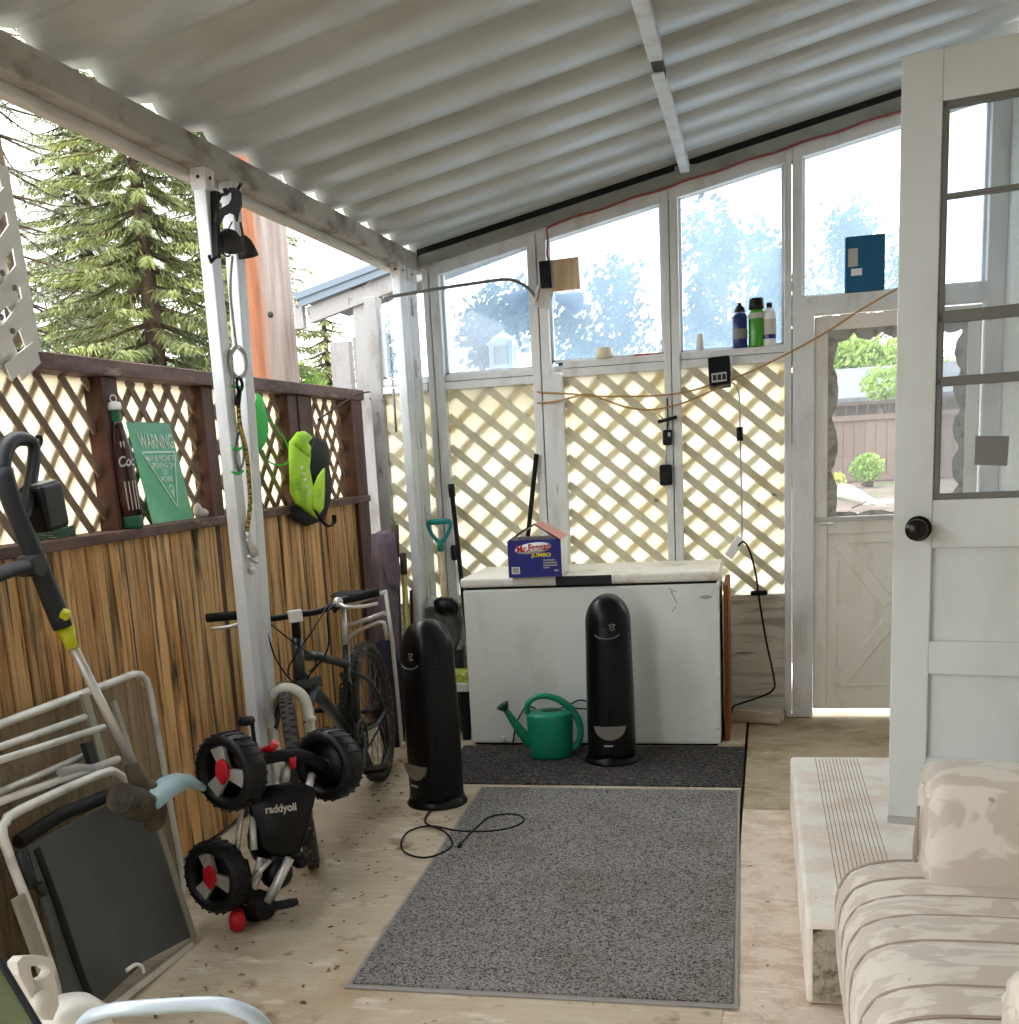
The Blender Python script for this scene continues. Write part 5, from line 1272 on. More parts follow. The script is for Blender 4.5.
b = MB(); b.tube([cL+axv*-.03, tq(268, 758, 3.24), tq(300, 755, 3.34), cR+axv*.03], .021, 12, sm=3); b.build('axle_tube', 'black_matte', tk)
b = MB(); sh_ = [(247, 797), (252, 791), (266, 786), (288, 783), (304, 784), (313, 788), (316, 794), (311, 815), (305, 838), (300, 852), (286, 857), (268, 854), (258, 846), (254, 826)]
FT = frame(tq(280, 820, 3.22), V((1, .28, 0)), V((-.0, .12, 1)))
o_ = FT.inverted(); nF = FT.to_3x3() @ V((0, 0, 1)); oF = FT.translation
def fp(x, y):
    d = rt*(x-CCX)-up*(y-CCY)+fw*CAMF; t = (oF-EYE).dot(nF)/d.dot(nF); p = o_ @ (EYE+d*t); return (p.x, p.y)
b.pillow([fp(x, y) for x, y in sh_], FT, .05, .45); fend = b.build('fender_shield', 'gloss_black', tk)
px_, py_ = fp(282, 807)
text('raddyoii', .037, FT @ Matrix.Translation((px_, py_, .0255)) @ Matrix.Rotation(rad(3), 4, 'Z'), 'label_grey', fend, 'logo_lettering', sx=.86, bold=.001)
for (x0_, y0_, x1_, y1_, r_) in ((262, 858, 248, 905, .017), (290, 858, 268, 902, .016), (242, 805, 236, 860, .010), (252, 815, 254, 850, .012), (270, 860, 252, 880, .01)):
    b = MB(); b.tube([tq(x0_, y0_, 3.20), tq((x0_+x1_)/2, (y0_+y1_)/2, 3.17), tq(x1_, y1_, 3.15)], r_, 10); b.build('frame_tube', 'silver', tk)
b = MB(); b.tube([tq(287, 760, 3.32), tq(284, 783, 3.27)], .018, 10); b.build('frame_tube', 'silver', tk)
b = MB(); b.tube([tq(312, 775, 3.36), tq(308, 790, 3.3)], .014, 10); b.build('frame_tube', 'silver', tk)
b = MB(); b.tube([tq(238, 862, 3.16), tq(246, 890, 3.16), tq(262, 905, 3.16), tq(270, 912, 3.15)], .034, 12, sm=3); q = tq(255, 912, 3.2); b.ball((q.x, q.y, .056), (.075, .06, .055), 14); b.build('seat_shell', 'black_matte', tk)
b = MB(); b.bar(tq(268, 907, 3.15), tq(293, 903, 3.12), .05, .018, (0, 0, 1)); b.ball(tq(290, 903, 3.12), (.03, .03, .012), 10); b.build('foot_rest', 'black_matte', tk)
b = MB(); b.lathe([(.008, -.03), (.026, -.02), (.032, .015), (.02, .045)], Matrix.Translation((tq(237, 922, 3.1).x, tq(237, 922, 3.1).y, .034)) @ Matrix.Rotation(rad(8), 4, 'Y'), 6); b.build('red_end_cap', 'red', tk)
b = MB(); b.tube([tq(262, 752, 3.25), tq(272, 748, 3.25), tq(276, 742, 3.25)], .014, 8); b.lathe([(.012, 0), (.016, .04)], Matrix.Translation(tq(293, 768, 3.30)), 8); b.build('red_joint', 'red', tk)
b = MB(); b.tube([tq(240, 722, 3.14), tq(252, 720, 3.20)], .013, 10)
for k in range(4): b.torus(frame(tq(241+3.2*k, 721.7-.3*k, 3.145+.015*k), (0, 0, 1), V((-.2, -.9, 0))), .0125, .004, 14, 6)
b.tube([tq(252, 721, 3.20), tq(255, 745, 3.18), tq(260, 760, 3.2)], .007, 8, sm=3); b.build('pedal', 'black_matte', tk)
b = MB(); b.ball(tq(276, 872, 3.24), (.06, .05, .06), 14); b.ball(tq(262, 840, 3.27), (.05, .05, .09), 14); b.ball(tq(300, 860, 3.3), (.035, .03, .03), 12); b.build('gear_housing', 'black', tk)
b = MB(); b.tube([tq(268, 803, 3.26), tq(300, 843, 3.4), tq(305, 830, 3.45)], .011, 8); b.build('push_bar', 'black', tk)

# ================================================================== folded loungers and chair by the fence
def tubep(mb, px, r, X, n=10, sm=0, closed=False):
    pts = [at(x, y, X=(X[i] if isinstance(X, (list, tuple)) else X)) for i, (x, y) in enumerate(px)]
    return mb.tube(pts, r, n, closed, sm)
la = thing('folding_lounger', 'big folded lounger with brown mesh and silver tube frame against the fence', 'lounger', (-2.0, 2.9, 0))
XT, XB = -2.11, -2.0
tl_, tr2 = at(-60, 741, X=XT), at(137, 673, X=XT)
brr = at(190, 902, X=-1.985); brr.z = max(brr.z, .02)
Ydir = V((0, 1, 0))
TR_, BR_ = V((XT, tr2.y+.06, tr2.z)), V((XB, brr.y+.0, .022)); TL_, BL_ = V((XT, 2.1, tr2.z)), V((XB, 2.1, .022))
b = MB(); dn = (BR_-TR_).normalized()
b.tube([BL_, TL_, TL_+Ydir*.02, TR_-Ydir*.08, TR_-Ydir*.035+dn*.012, TR_-Ydir*.01+dn*.035, TR_+dn*.08, BR_-dn*.08, BR_-dn*.03-Ydir*.01, BR_-Ydir*.06], .0135, 12, closed=True); b.build('outer_frame', 'alu', la)
b = MB(); nA = (TR_-BR_).cross(Ydir).normalized()
q = [BL_+V((0, .0, .02)), BR_+V((0, -.02, .02)), TR_+V((0, -.02, -.01))+dn*.06, TR_-Ydir*.08+dn*.01, TL_+dn*.01]
b.add([v-nA*.002 for v in q]+[v+nA*.002 for v in q], [(0, 1, 2, 3, 4), (9, 8, 7, 6, 5)]+[(k, k+5, (k+1) % 5+5, (k+1) % 5) for k in range(5)]); b.build('mesh_sling', 'sling_mesh', la)
b = MB(); 
tubep(b, [(-60, 768), (85, 717)], .0105, -2.03); tubep(b, [(-60, 779), (104, 727)], .0105, -1.98)
tubep(b, [(-60, 818), (86, 755)], .0105, -2.02); tubep(b, [(-60, 823), (118, 759)], .0115, -1.97)
b.build('leg_tubes', 'alu', la)
b = MB(); b.bar(at(84, 694, X=-2.06), at(103, 765, X=-2.01), .035, .014, (1, 0, 0)); b.bar(at(113, 701, X=-2.06), at(137, 775, X=-1.99), .022, .014, (1, 0, 0)); b.build('side_strut', 'strut_olive', la)
b = MB(); b.bar(at(86, 742, X=-2.0), at(95, 770, X=-1.98), .04, .02, (1, 0, 0)); b.build('pivot_bracket', 'dark_grey', la)
b = MB(); tubep(b, [(60, 772), (78, 768), (92, 769)], .014, -1.97); b.build('foam_grip', 'lightgrey', la)

lb = thing('folding_chair', 'folded dark sling chair standing on the floor in front of the lounger', 'chair', (-1.85, 2.8, 0))
XBt, XTp = -1.80, -1.93
BRc = V((XBt, 3.118, .018)); 
def onplane(x, y):     # plane of the folded chair, leaning on the lounger
    nB = V((1, 0, (XBt-XTp)/.55)).normalized(); d = rt*(x-CCX)-up*(y-CCY)+fw*CAMF; t = (BRc-EYE).dot(nB)/d.dot(nB); return EYE+d*t
nB = V((1, 0, (XBt-XTp)/.55)).normalized()
b = MB(); b.tube([onplane(62, 1000), onplane(30, 910), onplane(3, 838), onplane(6, 822), onplane(20, 810), onplane(100, 774), onplane(116, 773), onplane(127, 783), onplane(133, 796)], .0135, 12, sm=2); b.build('frame_tube', 'alu', lb)
b = MB(); b.bar(onplane(150, 812)+nB*.01, onplane(191, 940)+nB*.01, .03, .016, nB); b.build('side_leg', 'strut_olive', lb, bevel=.003)
b = MB(); b.bar(onplane(14, 897)+nB*.012, onplane(46, 985)+nB*.012, .045, .016, nB); b.build('side_leg', 'strut_olive', lb, bevel=.003)
b = MB(); b.bar(onplane(192, 944)+nB*.0, onplane(70, 1040)+nB*.0, .022, .016, nB); b.build('foot_rail', 'alu', lb, bevel=.003)
sq = [(22, 848), (70, 822), (118, 800), (140, 810), (152, 835), (186, 938), (140, 962), (88, 1010), (62, 1010), (45, 930)]
b = MB(); pts = [onplane(x, y)+nB*.014 for x, y in sq]; n = len(pts)
b.add([p+nB*.004 for p in pts]+[p-nB*.004 for p in pts], [tuple(range(n)), tuple(reversed(range(n, 2*n)))]+[(k, k+n, (k+1) % n+n, (k+1) % n) for k in range(n)]); sl_ = b.build('sling', 'sling_dark', lb)
b = MB(); b.tube([onplane(30, 850)+nB*.02, onplane(50, 905)+nB*.022, onplane(70, 965)+nB*.022, onplane(88, 1008)+nB*.02], .011, 8, sm=2); b.build('hem', 'black_matte', lb)
b = MB(); b.tube([onplane(18, 842)+nB*.0, onplane(60, 815), onplane(108, 796)], .02, 10); b.build('dark_roll', 'black_matte', lb)
b = MB(); b.tube([onplane(16, 852)+nB*.01, onplane(30, 888)+nB*.01], .017, 12); b.tube([onplane(32, 885)+nB*.02, onplane(38, 896)+nB*.02], .013, 10); b.build('hinge_barrel', 'dark_grey', lb)
b = MB(); b.tube([onplane(120, 972)+nB*.022, onplane(128, 966)+nB*.026, onplane(134, 968)+nB*.026, onplane(137, 974)+nB*.022], .006, 6, sm=3); b.build('torn_edge', 'white', lb)

# ================================================================== cordless string trimmer leaning over the chairs
gt = thing('string_trimmer', 'cordless string trimmer with a pale blue guard leaning over the folded chairs', 'trimmer', (-1.77, 2.95, .5))
XG0, XG1 = -1.80, -2.02
def tg(x, y, o=0):
    u = (775-y)/335.0; return at(x, y, X=XG0+(XG1-XG0)*u+o)
b = MB(); b.tube([tg(135, 768), tg(72, 645)], .0135, 14); b.build('shaft', 'silver', gt)
b = MB(); b.tube([tg(73, 648), tg(64, 626)], [.017, .026], 14); b.tube([tg(64, 617, .03), tg(66, 612, .03)], .014, 8); b.build('yellow_coupling', 'lime_plastic', gt)
b = MB(); b.tube([tg(63, 628), tg(52, 600), tg(36, 560), tg(20, 522), tg(8, 492), tg(2, 470)], [.027, .03, .028, .026, .028, .03], 12, sm=2); b.build('motor_housing', 'dark_grey', gt)
b = MB(); b.tube([tg(2, 474), tg(4, 452), tg(14, 440), tg(28, 440), tg(34, 448), tg(33, 468), tg(28, 495), tg(25, 512), tg(18, 520)], [.024, .024, .022, .019, .018, .018, .018, .02, .018], 12, sm=3); b.build('rear_handle', 'dark_grey', gt)
b = MB(); b.tube([tg(30, 446), tg(37, 448), tg(41, 442), tg(40, 436), tg(37, 437)], .006, 8, sm=4); b.build('hanging_hook', 'black', gt)
b = MB(); T = frame(tg(44, 507), V((0, 1, .12)), V((0, -.12, 1))); b.box((-.055, -.066, -.04), (.055, .066, .04), T); bat = b.build('battery', 'black', gt, bevel=.014, seg=3)
b = MB(); b.box((-.04, .066, -.03), (.04, .07, .03), T); b.build('battery_plate', 'lightgrey', bat)
b = MB(); b.tube([tg(32, 566), tg(10, 570, .03), tg(-20, 582, .06)], .02, 10, sm=2); b.lathe([(.03, -.03), (.03, .03)], frame(tg(31, 566), V((0, 1, 0)), (0, 0, 1)), 16); b.build('assist_handle', 'dark_grey', gt)
b = MB(); b.tube([tg(131, 765), tg(142, 792)], [.022, .03], 12); b.ball(tg(146, 790), (.04, .04, .035), 14); b.tube([tg(120, 798, .02), tg(138, 805, .02), tg(155, 812, .02)], [.045, .05, .04], 14); b.ball(tg(154, 818, .02), (.035, .04, .04), 12); hd = b.build('cutting_head', 'motor', gt)
b = MB()
for k in range(4): b.bar(tg(122+7*k, 790+2.5*k, .065), tg(119+7*k, 803+2.5*k, .068), .006, .006, (1, 0, 0))
b.build('cooling_ribs', 'dark_grey', hd)
b = MB(); dirg = [(150, 790), (160, 778), (174, 773), (190, 774), (207, 786)]
inn = [(160, 808), (170, 800), (180, 792), (192, 786), (206, 790)]
A_ = [tg(x, y, .03) for x, y in dirg]; C_ = [tg(x, y, .09) for x, y in inn]; dz_ = V((-.01, 0, -.006))
n = 5; b.add(A_+C_+[v+dz_ for v in A_+C_], [(k, n+k, n+k+1, k+1) for k in range(n-1)]+[(2*n+k+1, 3*n+k+1, 3*n+k, 2*n+k) for k in range(n-1)]+[(n+k, 3*n+k, 3*n+k+1, n+k+1) for k in range(n-1)]+[(k+1, 2*n+k+1, 2*n+k, k) for k in range(n-1)]+[(0, 2*n, 3*n, n), (n-1, 2*n-1, 4*n-1, 3*n-1)], True)
b.build('debris_guard', 'guard', gt)

# ================================================================== close to the camera
fc = thing('lawn_chair', 'near lawn chair with a curved pale tube arm and olive back', 'chair', (-.95, 1.7, 0))
q_ = lambda x, y, z: at(x, y, Z=z)
b = MB(); b.tube([q_(62, 1060, .50), q_(85, 1022, .575), q_(105, 1012, .60), q_(135, 1008, .61), q_(210, 1004, .61), q_(240, 1010, .60), q_(262, 1024, .57), q_(285, 1062, .48)], .0155, 14, sm=4, flat=.8); b.build('arm_tube', 'alu_blue', fc)
e0, e1 = at(-12, 942, X=-1.40), at(42, 1032, X=-1.26)
down = V((.0, -.45, -.06))
b = MB(); b.add([e0, e1, e1+down, e0+down]+[v+V((-.012, 0, -.008)) for v in (e0, e1, e1+down, e0+down)], [(0, 1, 2, 3), (7, 6, 5, 4), (0, 4, 5, 1), (1, 5, 6, 2), (2, 6, 7, 3), (3, 7, 4, 0)]); b.build('back_sling', 'sling_olive', fc)
b = MB(); b.tube([e0+V((-.02, 0, .035)), e0, e1, V((e1.x+.09, e1.y-.0, .42))], .0075, 10); b.build('back_frame', 'dark_grey', fc)
aL, aR = q_(62, 1060, .50), q_(285, 1062, .48)
b = MB()
for p in (aL, aR): b.tube([p, V((p.x, p.y-.02, .012))], .0135, 10)
b.tube([V((aL.x, aL.y-.01, .03)), V((aR.x, aR.y-.01, .03))], .0135, 10); b.build('leg_tubes', 'alu_blue', fc)
b = MB(); b.box((aL.x-.02, aR.y-.50, .38), (aR.x, aR.y-.03, .40)); b.build('seat_sling', 'sling_olive', fc, bevel=.008)
# white jug with a handle ring
jg = thing('white_jug', 'white plastic jug with a pierced handle beside the olive chair back', 'jug', at(60, 1010, X=-1.5))
JX = -1.52
def JT(o): return frame((JX+o, 0, 0), (0, 1, 0), (0, 0, 1))
jo = lambda px: [(at(x, y, X=JX).y, at(x, y, X=JX).z) for x, y in px]
outer = jo([(12, 962), (18, 956), (36, 955), (48, 958), (51, 966), (50, 975), (53, 992), (54, 1005), (48, 1020), (38, 1018), (28, 1000), (20, 986), (14, 975)])
hole = jo([(26, 966), (33, 965), (41, 966), (46, 970), (43, 976), (36, 980), (30, 981), (28, 978), (27, 975), (26.5, 972), (26, 970), (26, 969), (26, 967)])
T = JT(0); n = len(outer)
vs = [T @ V((y, z, .012)) for y, z in outer]+[T @ V((y, z, .012)) for y, z in hole]+[T @ V((y, z, -.012)) for y, z in outer]+[T @ V((y, z, -.012)) for y, z in hole]
# start the hole loop at the point nearest the first outer vertex
fs = [(k, (k+1) % n, n+(k+1) % n, n+k) for k in range(n)]+[(2*n+k, 3*n+k, 3*n+(k+1) % n, 2*n+(k+1) % n) for k in range(n)]+[(k, 2*n+k, 2*n+(k+1) % n, (k+1) % n) for k in range(n)]+[(n+k, n+(k+1) % n, 3*n+(k+1) % n, 3*n+k) for k in range(n)]
b = MB(); b.add(vs, fs); b.build('handle_plate', 'jug', jg)
b = MB(); jc = at(68, 1016, X=JX-.02); b.lathe([(.001, 0), (.085, 0), (.095, .02), (.095, max(.05, jc.z-.05)), (.088, max(.08, jc.z)), (.06, max(.10, jc.z+.03)), (.02, max(.11, jc.z+.042)), (.001, max(.112, jc.z+.044))], Matrix.Translation((jc.x, jc.y, 0)), 28); b.build('jug_body', 'jug', jg)
b = MB(); q = at(41, 1003, X=JX+.02); b.ball(q, (.02, .028, .028), 12); b.build('cap', 'jug', jg)
# ================================================================== things in the corner behind the towers
um = thing('folded_umbrella', 'folded mauve fabric umbrella standing in the corner by the fence end', 'umbrella', (-1.98, 5.9, 0))
uX = at(386, 640, Y=5.85).x
b = MB(); rr = []
ub = at(393, 770, Y=5.85); utop = at(384, 532, Y=5.85)
for z, w in ((.10, .04), (.35, .06), (.7, .068), (.95, .066), (1.12, .058), (utop.z-.02, .05), (utop.z, .036), (utop.z+.01, .015)):
    cx = ub.x+(utop.x-ub.x)*(z/utop.z)
    rr.append([V((cx+w*(1+.16*math.cos(5*a+z*2))*math.cos(a), 5.85+w*(1+.16*math.cos(5*a+z*2))*math.sin(a), z)) for a in [2*math.pi*k/30 for k in range(30)]])
b.loft(rr); b.build('canopy', 'fabric_mauve', um)
b = MB(); b.pillow([(-.04, 0), (.05, .02), (.075, -.14), (.06, -.25), (.0, -.22), (-.02, -.1)], frame((utop.x+.025, 5.775, utop.z-.05), (1, .1, 0), (0, 0, 1)), .05); b.build('loose_fold', 'fabric_mauve', um)
b = MB(); b.lathe([(.02, 0), (.02, .14)], Matrix.Translation((ub.x, 5.85, 0)), 12); b.build('pole', 'alu', um)
# folded chair between bicycle and umbrella
cf = thing('folded_chair', 'folded silver framed chair with navy fabric behind the rear bike wheel', 'chair', (-1.72, 5.55, 0))
cy_ = 5.6
def tc(x, y, Y=cy_): return at(x, y, Y=Y)
b = MB()
b.tube([tc(341, 607), tc(386, 592)], .013, 10); b.build('frame_tube', 'silver', cf)
b = MB(); b.tube([tc(342, 628), tc(385, 613)], .013, 10); b.build('frame_tube', 'silver', cf)
b = MB(); b.tube([tc(346, 655), tc(348, 640), tc(356, 632), tc(380, 622), tc(385, 626), tc(387, 640)], .011, 10, sm=2); b.build('frame_tube', 'silver', cf)
b = MB()
b.tube([tc(385, 590), tc(392, 640), tc(398, 700), tc(403, 760)], .011, 10)
b.build('frame_tube', 'silver', cf)
b = MB(); pf = [(372, 645), (388, 638), (400, 662), (404, 700), (405, 742), (398, 752), (384, 745), (372, 700)]
FTc = frame((0, cy_+.03, 0), (1, 0, 0), (0, 0, 1)); b.pillow([(tc(x, y, cy_+.03).x, tc(x, y, cy_+.03).z) for x, y in pf], FTc, .09); b.build('navy_fabric', 'fabric_navy', cf)
b = MB(); b.tube([tc(404, 742), V((tc(404, 742).x, cy_, .01))], .012, 8); b.tube([tc(372, 742), V((tc(372, 742).x, cy_, .01))], .012, 8); b.build('leg', 'silver', cf)
# long handled tools
def tool(name, label, cat, a, c, r, m_, extra=None):
    t = thing(name, label, cat, V((c.x, c.y, 0)))
    b = MB(); b.tube([a, c], r, 10); b.build('shaft', m_, t)
    return t
a, c = at(395, 525, Y=5.98), at(399, 640, Y=5.9); c2 = a+(c-a)*((a.z-.0)/(a.z-c.z))
t = tool('rake', 'long tool with a dark worn handle leaning beside the umbrella', 'rake', a, V((c2.x, c2.y, .02)), .016, 'dark_wood')
b = MB(); b.tube([a, a+(c-a)*.28], .02, 10); b.build('grip', 'dark_wood', t)
a, c = at(403, 553, Y=5.96), at(408, 650, Y=5.9); c2 = a+(c-a)*(a.z/(a.z-c.z))
t = tool('garden_fork', 'tool with a pale yellow shaft and dark top end by the corner post', 'fork', a, V((c2.x, c2.y, .02)), .015, 'yellow_shaft')
b = MB(); b.tube([a, a+(c-a)*.22], .019, 10); b.build('grip', 'dark_wood', t)
a, c = at(411, 590, Y=5.93), at(413, 650, Y=5.9); c2 = a+(c-a)*(a.z/(a.z-c.z))
tool('hoe', 'thin dark rod between the yellow shaft and the plywood offcut', 'rod', a, V((c2.x, c2.y, .02)), .008, 'black_matte')
pA_, pB_ = at(412, 580, Y=6.16), at(430, 578, Y=6.16)
b = MB(); b.box((pA_.x, 6.15, 0), (pB_.x, 6.165, pA_.z)); tag(b.build('plywood_offcut', 'plywood'), 'upright plywood offcut below the white corner post', 'board')
# shovel with a teal D handle
gh = at(440, 552, Y=6.12); gb = at(449, 655, Y=6.0); c2 = gh+(gb-gh)*(gh.z/(gh.z-gb.z))
sv = thing('shovel', 'shovel with a teal D handle leaning on the wall left of the freezer', 'shovel', (c2.x, c2.y, 0))
b = MB(); b.tube([gh, V((c2.x, c2.y, .25))], .017, 12); b.build('shaft', 'wood_handle', sv)
d_ = (gh-gb).normalized(); pt = lambda x, y: at(x, y, Y=6.12)
b = MB(); b.tube([pt(441, 551), pt(440, 541)], .018, 10); b.tube([pt(440, 542), pt(433, 536), pt(429, 528), pt(428.5, 522), pt(439, 520.5), pt(449.5, 521), pt(450, 528), pt(446, 537)], .011, 10, closed=True, sm=3); b.tube([pt(428.5, 522.5), pt(450, 521.5)], .015, 10); b.build('d_handle', 'teal', sv)
b = MB(); b.add([V((c2.x-.11, c2.y, .25)), V((c2.x+.11, c2.y, .25)), V((c2.x+.1, c2.y-.02, .02)), V((c2.x-.1, c2.y-.02, .02)), V((c2.x-.11, c2.y+.006, .25)), V((c2.x+.11, c2.y+.006, .25)), V((c2.x+.1, c2.y-.014, .02)), V((c2.x-.1, c2.y-.014, .02))], [(3, 2, 1, 0), (4, 5, 6, 7), (0, 1, 5, 4), (1, 2, 6, 5), (2, 3, 7, 6), (3, 0, 4, 7)]); b.build('blade', 'rim', sv)
# black poles
a, c = at(451, 484, Y=6.26), at(462, 590, Y=6.24); c2 = a+(c-a)*(a.z/(a.z-c.z))
t = tool('black_pole', 'black pole leaning on the lattice at the freezer corner', 'pole', a, V((c2.x, 6.24, .01)), .013, 'black_matte')
b = MB(); b.tube([a, a+(c-a)*.12], .019, 10); b.build('grip', 'black', t)
a, c = at(536.5, 454, Y=6.29), at(528, 532, Y=6.27); c2 = a+(c-a)*(a.z/(a.z-c.z))
tool('black_rod', 'black rod standing behind the blue popsicle box', 'rod', a, V((c2.x, 6.265, .01)), .013, 'black_matte')
q = at(454, 553, Y=6.30); b = MB(); b.lathe([(.016, -.04), (.02, -.02), (.02, .03), (.014, .045)], Matrix.Translation(q), 14); tag(b.build('cord_reel_knob', 'dark_grey'), 'small grey hook knob on the wall post beside the shovel', 'knob')
# low white bench with a bag and clutter
bn = thing('plant_bench', 'low white bench squeezed between tower and freezer', 'bench', (-1.63, 5.9, 0))
zb = at(460, 683, Y=5.78).z
b = MB(); b.box((-1.74, 5.76, zb-.045), (-1.515, 6.2, zb)); b.build('seat_board', 'white_paint', bn, bevel=.004)
for (x, y) in ((-1.72, 5.79), (-1.545, 5.79), (-1.72, 6.16), (-1.545, 6.16)):
    b = MB(); b.box((x-.018, y-.018, 0), (x+.018, y+.018, zb-.045)); b.build('leg', 'white_paint' if x < -1.6 else 'black_matte', bn)
b = MB(); b.box((-1.70, 5.78, zb), (-1.52, 5.95, zb+.05)); yb_ = b.build('seed_packet', 'yg', None, bevel=.01); tag(yb_, 'crumpled yellow-green bag on the low white bench', 'bag')
gbag = thing('tool_bag', 'grey tool bag with black top on the bench beside the freezer', 'bag', (-1.62, 5.98, zb))
gq = lambda x, y: at(x, y, Y=5.96)
b = MB(); FTb = frame((0, 5.98, 0), (1, 0, 0), (0, 0, 1))
oo = [(427, 608), (440, 606), (458, 610), (461, 622), (459, 640), (452, 655), (444, 664), (436, 650), (429, 632)]
b.pillow([(at(x, y, Y=5.98).x, at(x, y, Y=5.98).z) for x, y in oo], FTb, .16, .6); b.build('bag_body', 'cement_bag', gbag)
b = MB(); oo = [(436, 600), (440, 597), (452, 598), (459, 603), (459, 612), (450, 611), (446, 613), (438, 611)]
b.pillow([(at(x, y, Y=5.95).x, at(x, y, Y=5.95).z) for x, y in oo], frame((0, 5.93, 0), (1, 0, 0), (0, 0, 1)), .12, .6); b.build('bag_top', 'black', gbag)
b = MB(); oo = [(444, 665), (452, 652), (462, 650), (463, 676), (448, 680), (444, 672)]; b.pillow([(at(x, y, Y=5.99).x, max(at(x, y, Y=5.99).z, zb+.003)) for x, y in oo], frame((0, 6.0, 0), (1, 0, 0), (0, 0, 1)), .12, .6); b.build('bag_base', 'dark_grey', gbag)
b = MB(); oo = [(421, 606), (424, 598), (431, 596), (440, 600), (436, 612), (431, 628), (424, 640), (416, 642), (414, 630), (420, 620)]
b.pillow([(at(x, y, Y=6.08).x, at(x, y, Y=6.08).z) for x, y in oo], frame((0, 6.1, 0), (1, 0, 0), (0, 0, 1)), .09, .5); tag(b.build('plastic_bag', 'wb_plastic'), 'crumpled white plastic bag bulging above the left tower', 'bag')

# ================================================================== window ledges
SZ1, SZ2 = 1.862+.082, 1.885+.082
SY = WY+.018
def bottle(name, label, x, prof, mats, Y=SY, z=SZ2, grp='bottles on the window ledge'):
    p = at(x, 345, Y=Y); t = thing(name, label, 'bottle', (p.x, Y, z), grp)
    for nm, pr, m_ in mats: b = MB(); b.lathe(pr, Matrix.Translation((p.x, Y, z)), 20); b.build(nm, m_, t)
    return t
bottle('spray_bottle', 'dark blue bottle with a pointed cap on the window ledge', 740, None, [('bottle_body', [(.001, 0), (.036, 0), (.038, .006), (.038, .155), (.03, .178)], 'bottle_blue'), ('cap', [(.030, .176), (.024, .20), (.012, .215), (.009, .226), (.001, .228)], 'black'), ('label_band', [(.0384, .045), (.0386, .05), (.0386, .09), (.0384, .095)], 'grey')])
bottle('spray_can', 'green spray can with a black cap, tallest on the window ledge', 756.5, None, [('can_body', [(.001, 0), (.039, 0), (.04, .006), (.04, .165), (.034, .185)], 'bottle_green'), ('cap', [(.037, .186), (.039, .19), (.037, .235), (.034, .242), (.001, .243)], 'black'), ('label_band', [(.0403, .14), (.0406, .143), (.0406, .165), (.0403, .168)], 'label_grey')])
bottle('lotion_bottle', 'white bottle with a black cap and grey label on the window ledge', 769.5, None, [('bottle_body', [(.001, 0), (.032, 0), (.034, .006), (.034, .15), (.028, .175), (.014, .19)], 'white'), ('cap', [(.014, .188), (.015, .192), (.015, .214), (.001, .216)], 'black'), ('label_band', [(.0343, .035), (.0345, .037), (.0345, .13), (.0343, .132)], 'label_grey'), ('label_stripe', [(.0347, .035), (.0349, .036), (.0349, .055), (.0347, .056)], 'bottle_blue')])
p = at(700, 350, Y=SY); b = MB(); b.lathe([(.001, 0), (.02, 0), (.02, .085), (.016, .09), (.001, .09)], Matrix.Translation((p.x, SY, SZ2)), 16); tag(b.build('candle', 'lat_white'), 'small white candle stub on the window ledge near the blue bottle', 'candle')
p = at(604.5, 360, Y=SY); b = MB(); b.lathe([(.03, 0), (.045, 0), (.045, .055), (.03, .055), (.03, 0)], Matrix.Translation((p.x, SY, SZ2)), 24); tag(b.build('tape_roll', 'ivory'), 'cream roll of tape on the window ledge under the wooden block', 'tape')
for i, (xa, ya, xb, yb, m_, lab) in enumerate(((619, 357, 634, 355, 'white', 'short white pen on the window ledge beside the tape roll'), (632, 356, 650, 354, 'red', 'red pencil stub on the window ledge between two pale pens'), (640, 356, 660, 352, 'cord_tan' if False else 'cord', 'tan stick lying farthest along the ledge from the tape roll'))):
    a, c = at(xa, ya, Y=SY+.012*i-.01), at(xb, yb, Y=SY+.012*i-.01); b = MB(); b.tube([V((a.x, a.y, SZ2+.006)), V((c.x, c.y, SZ2+.006))], .0055, 8); tag(b.build('pencil' if i == 1 else 'stick', m_), lab, 'pencil' if i == 1 else 'stick')
# teal blue folder on the door header
bf = thing('blue_folder', 'teal blue folder with two stickers standing above the storm door', 'folder', (at(865, 291, Y=WY).x, WY, 2.19))
xa, xb = at(844.5, 291, Y=WY-.01).x, at(884.5, 290, Y=WY-.01).x; zt = at(846, 238, Y=WY-.01).z
b = MB(); b.box((xa, WY-.022, 2.192), (xb, WY+.01, zt+.004)); b.build('cover', 'book_blue', bf, bevel=.006)
b = MB(); a, c = at(848, 267, Y=WY-.023), at(858, 248, Y=WY-.023); b.box((a.x, WY-.0235, a.z), (c.x, WY-.0222, c.z)); b.build('sticker', 'label_grey', bf)
b = MB(); a, c = at(851, 276, Y=WY-.023), at(862, 268, Y=WY-.023); b.box((a.x, WY-.0235, a.z), (c.x, WY-.0222, c.z)); b.build('sticker', 'white', bf)
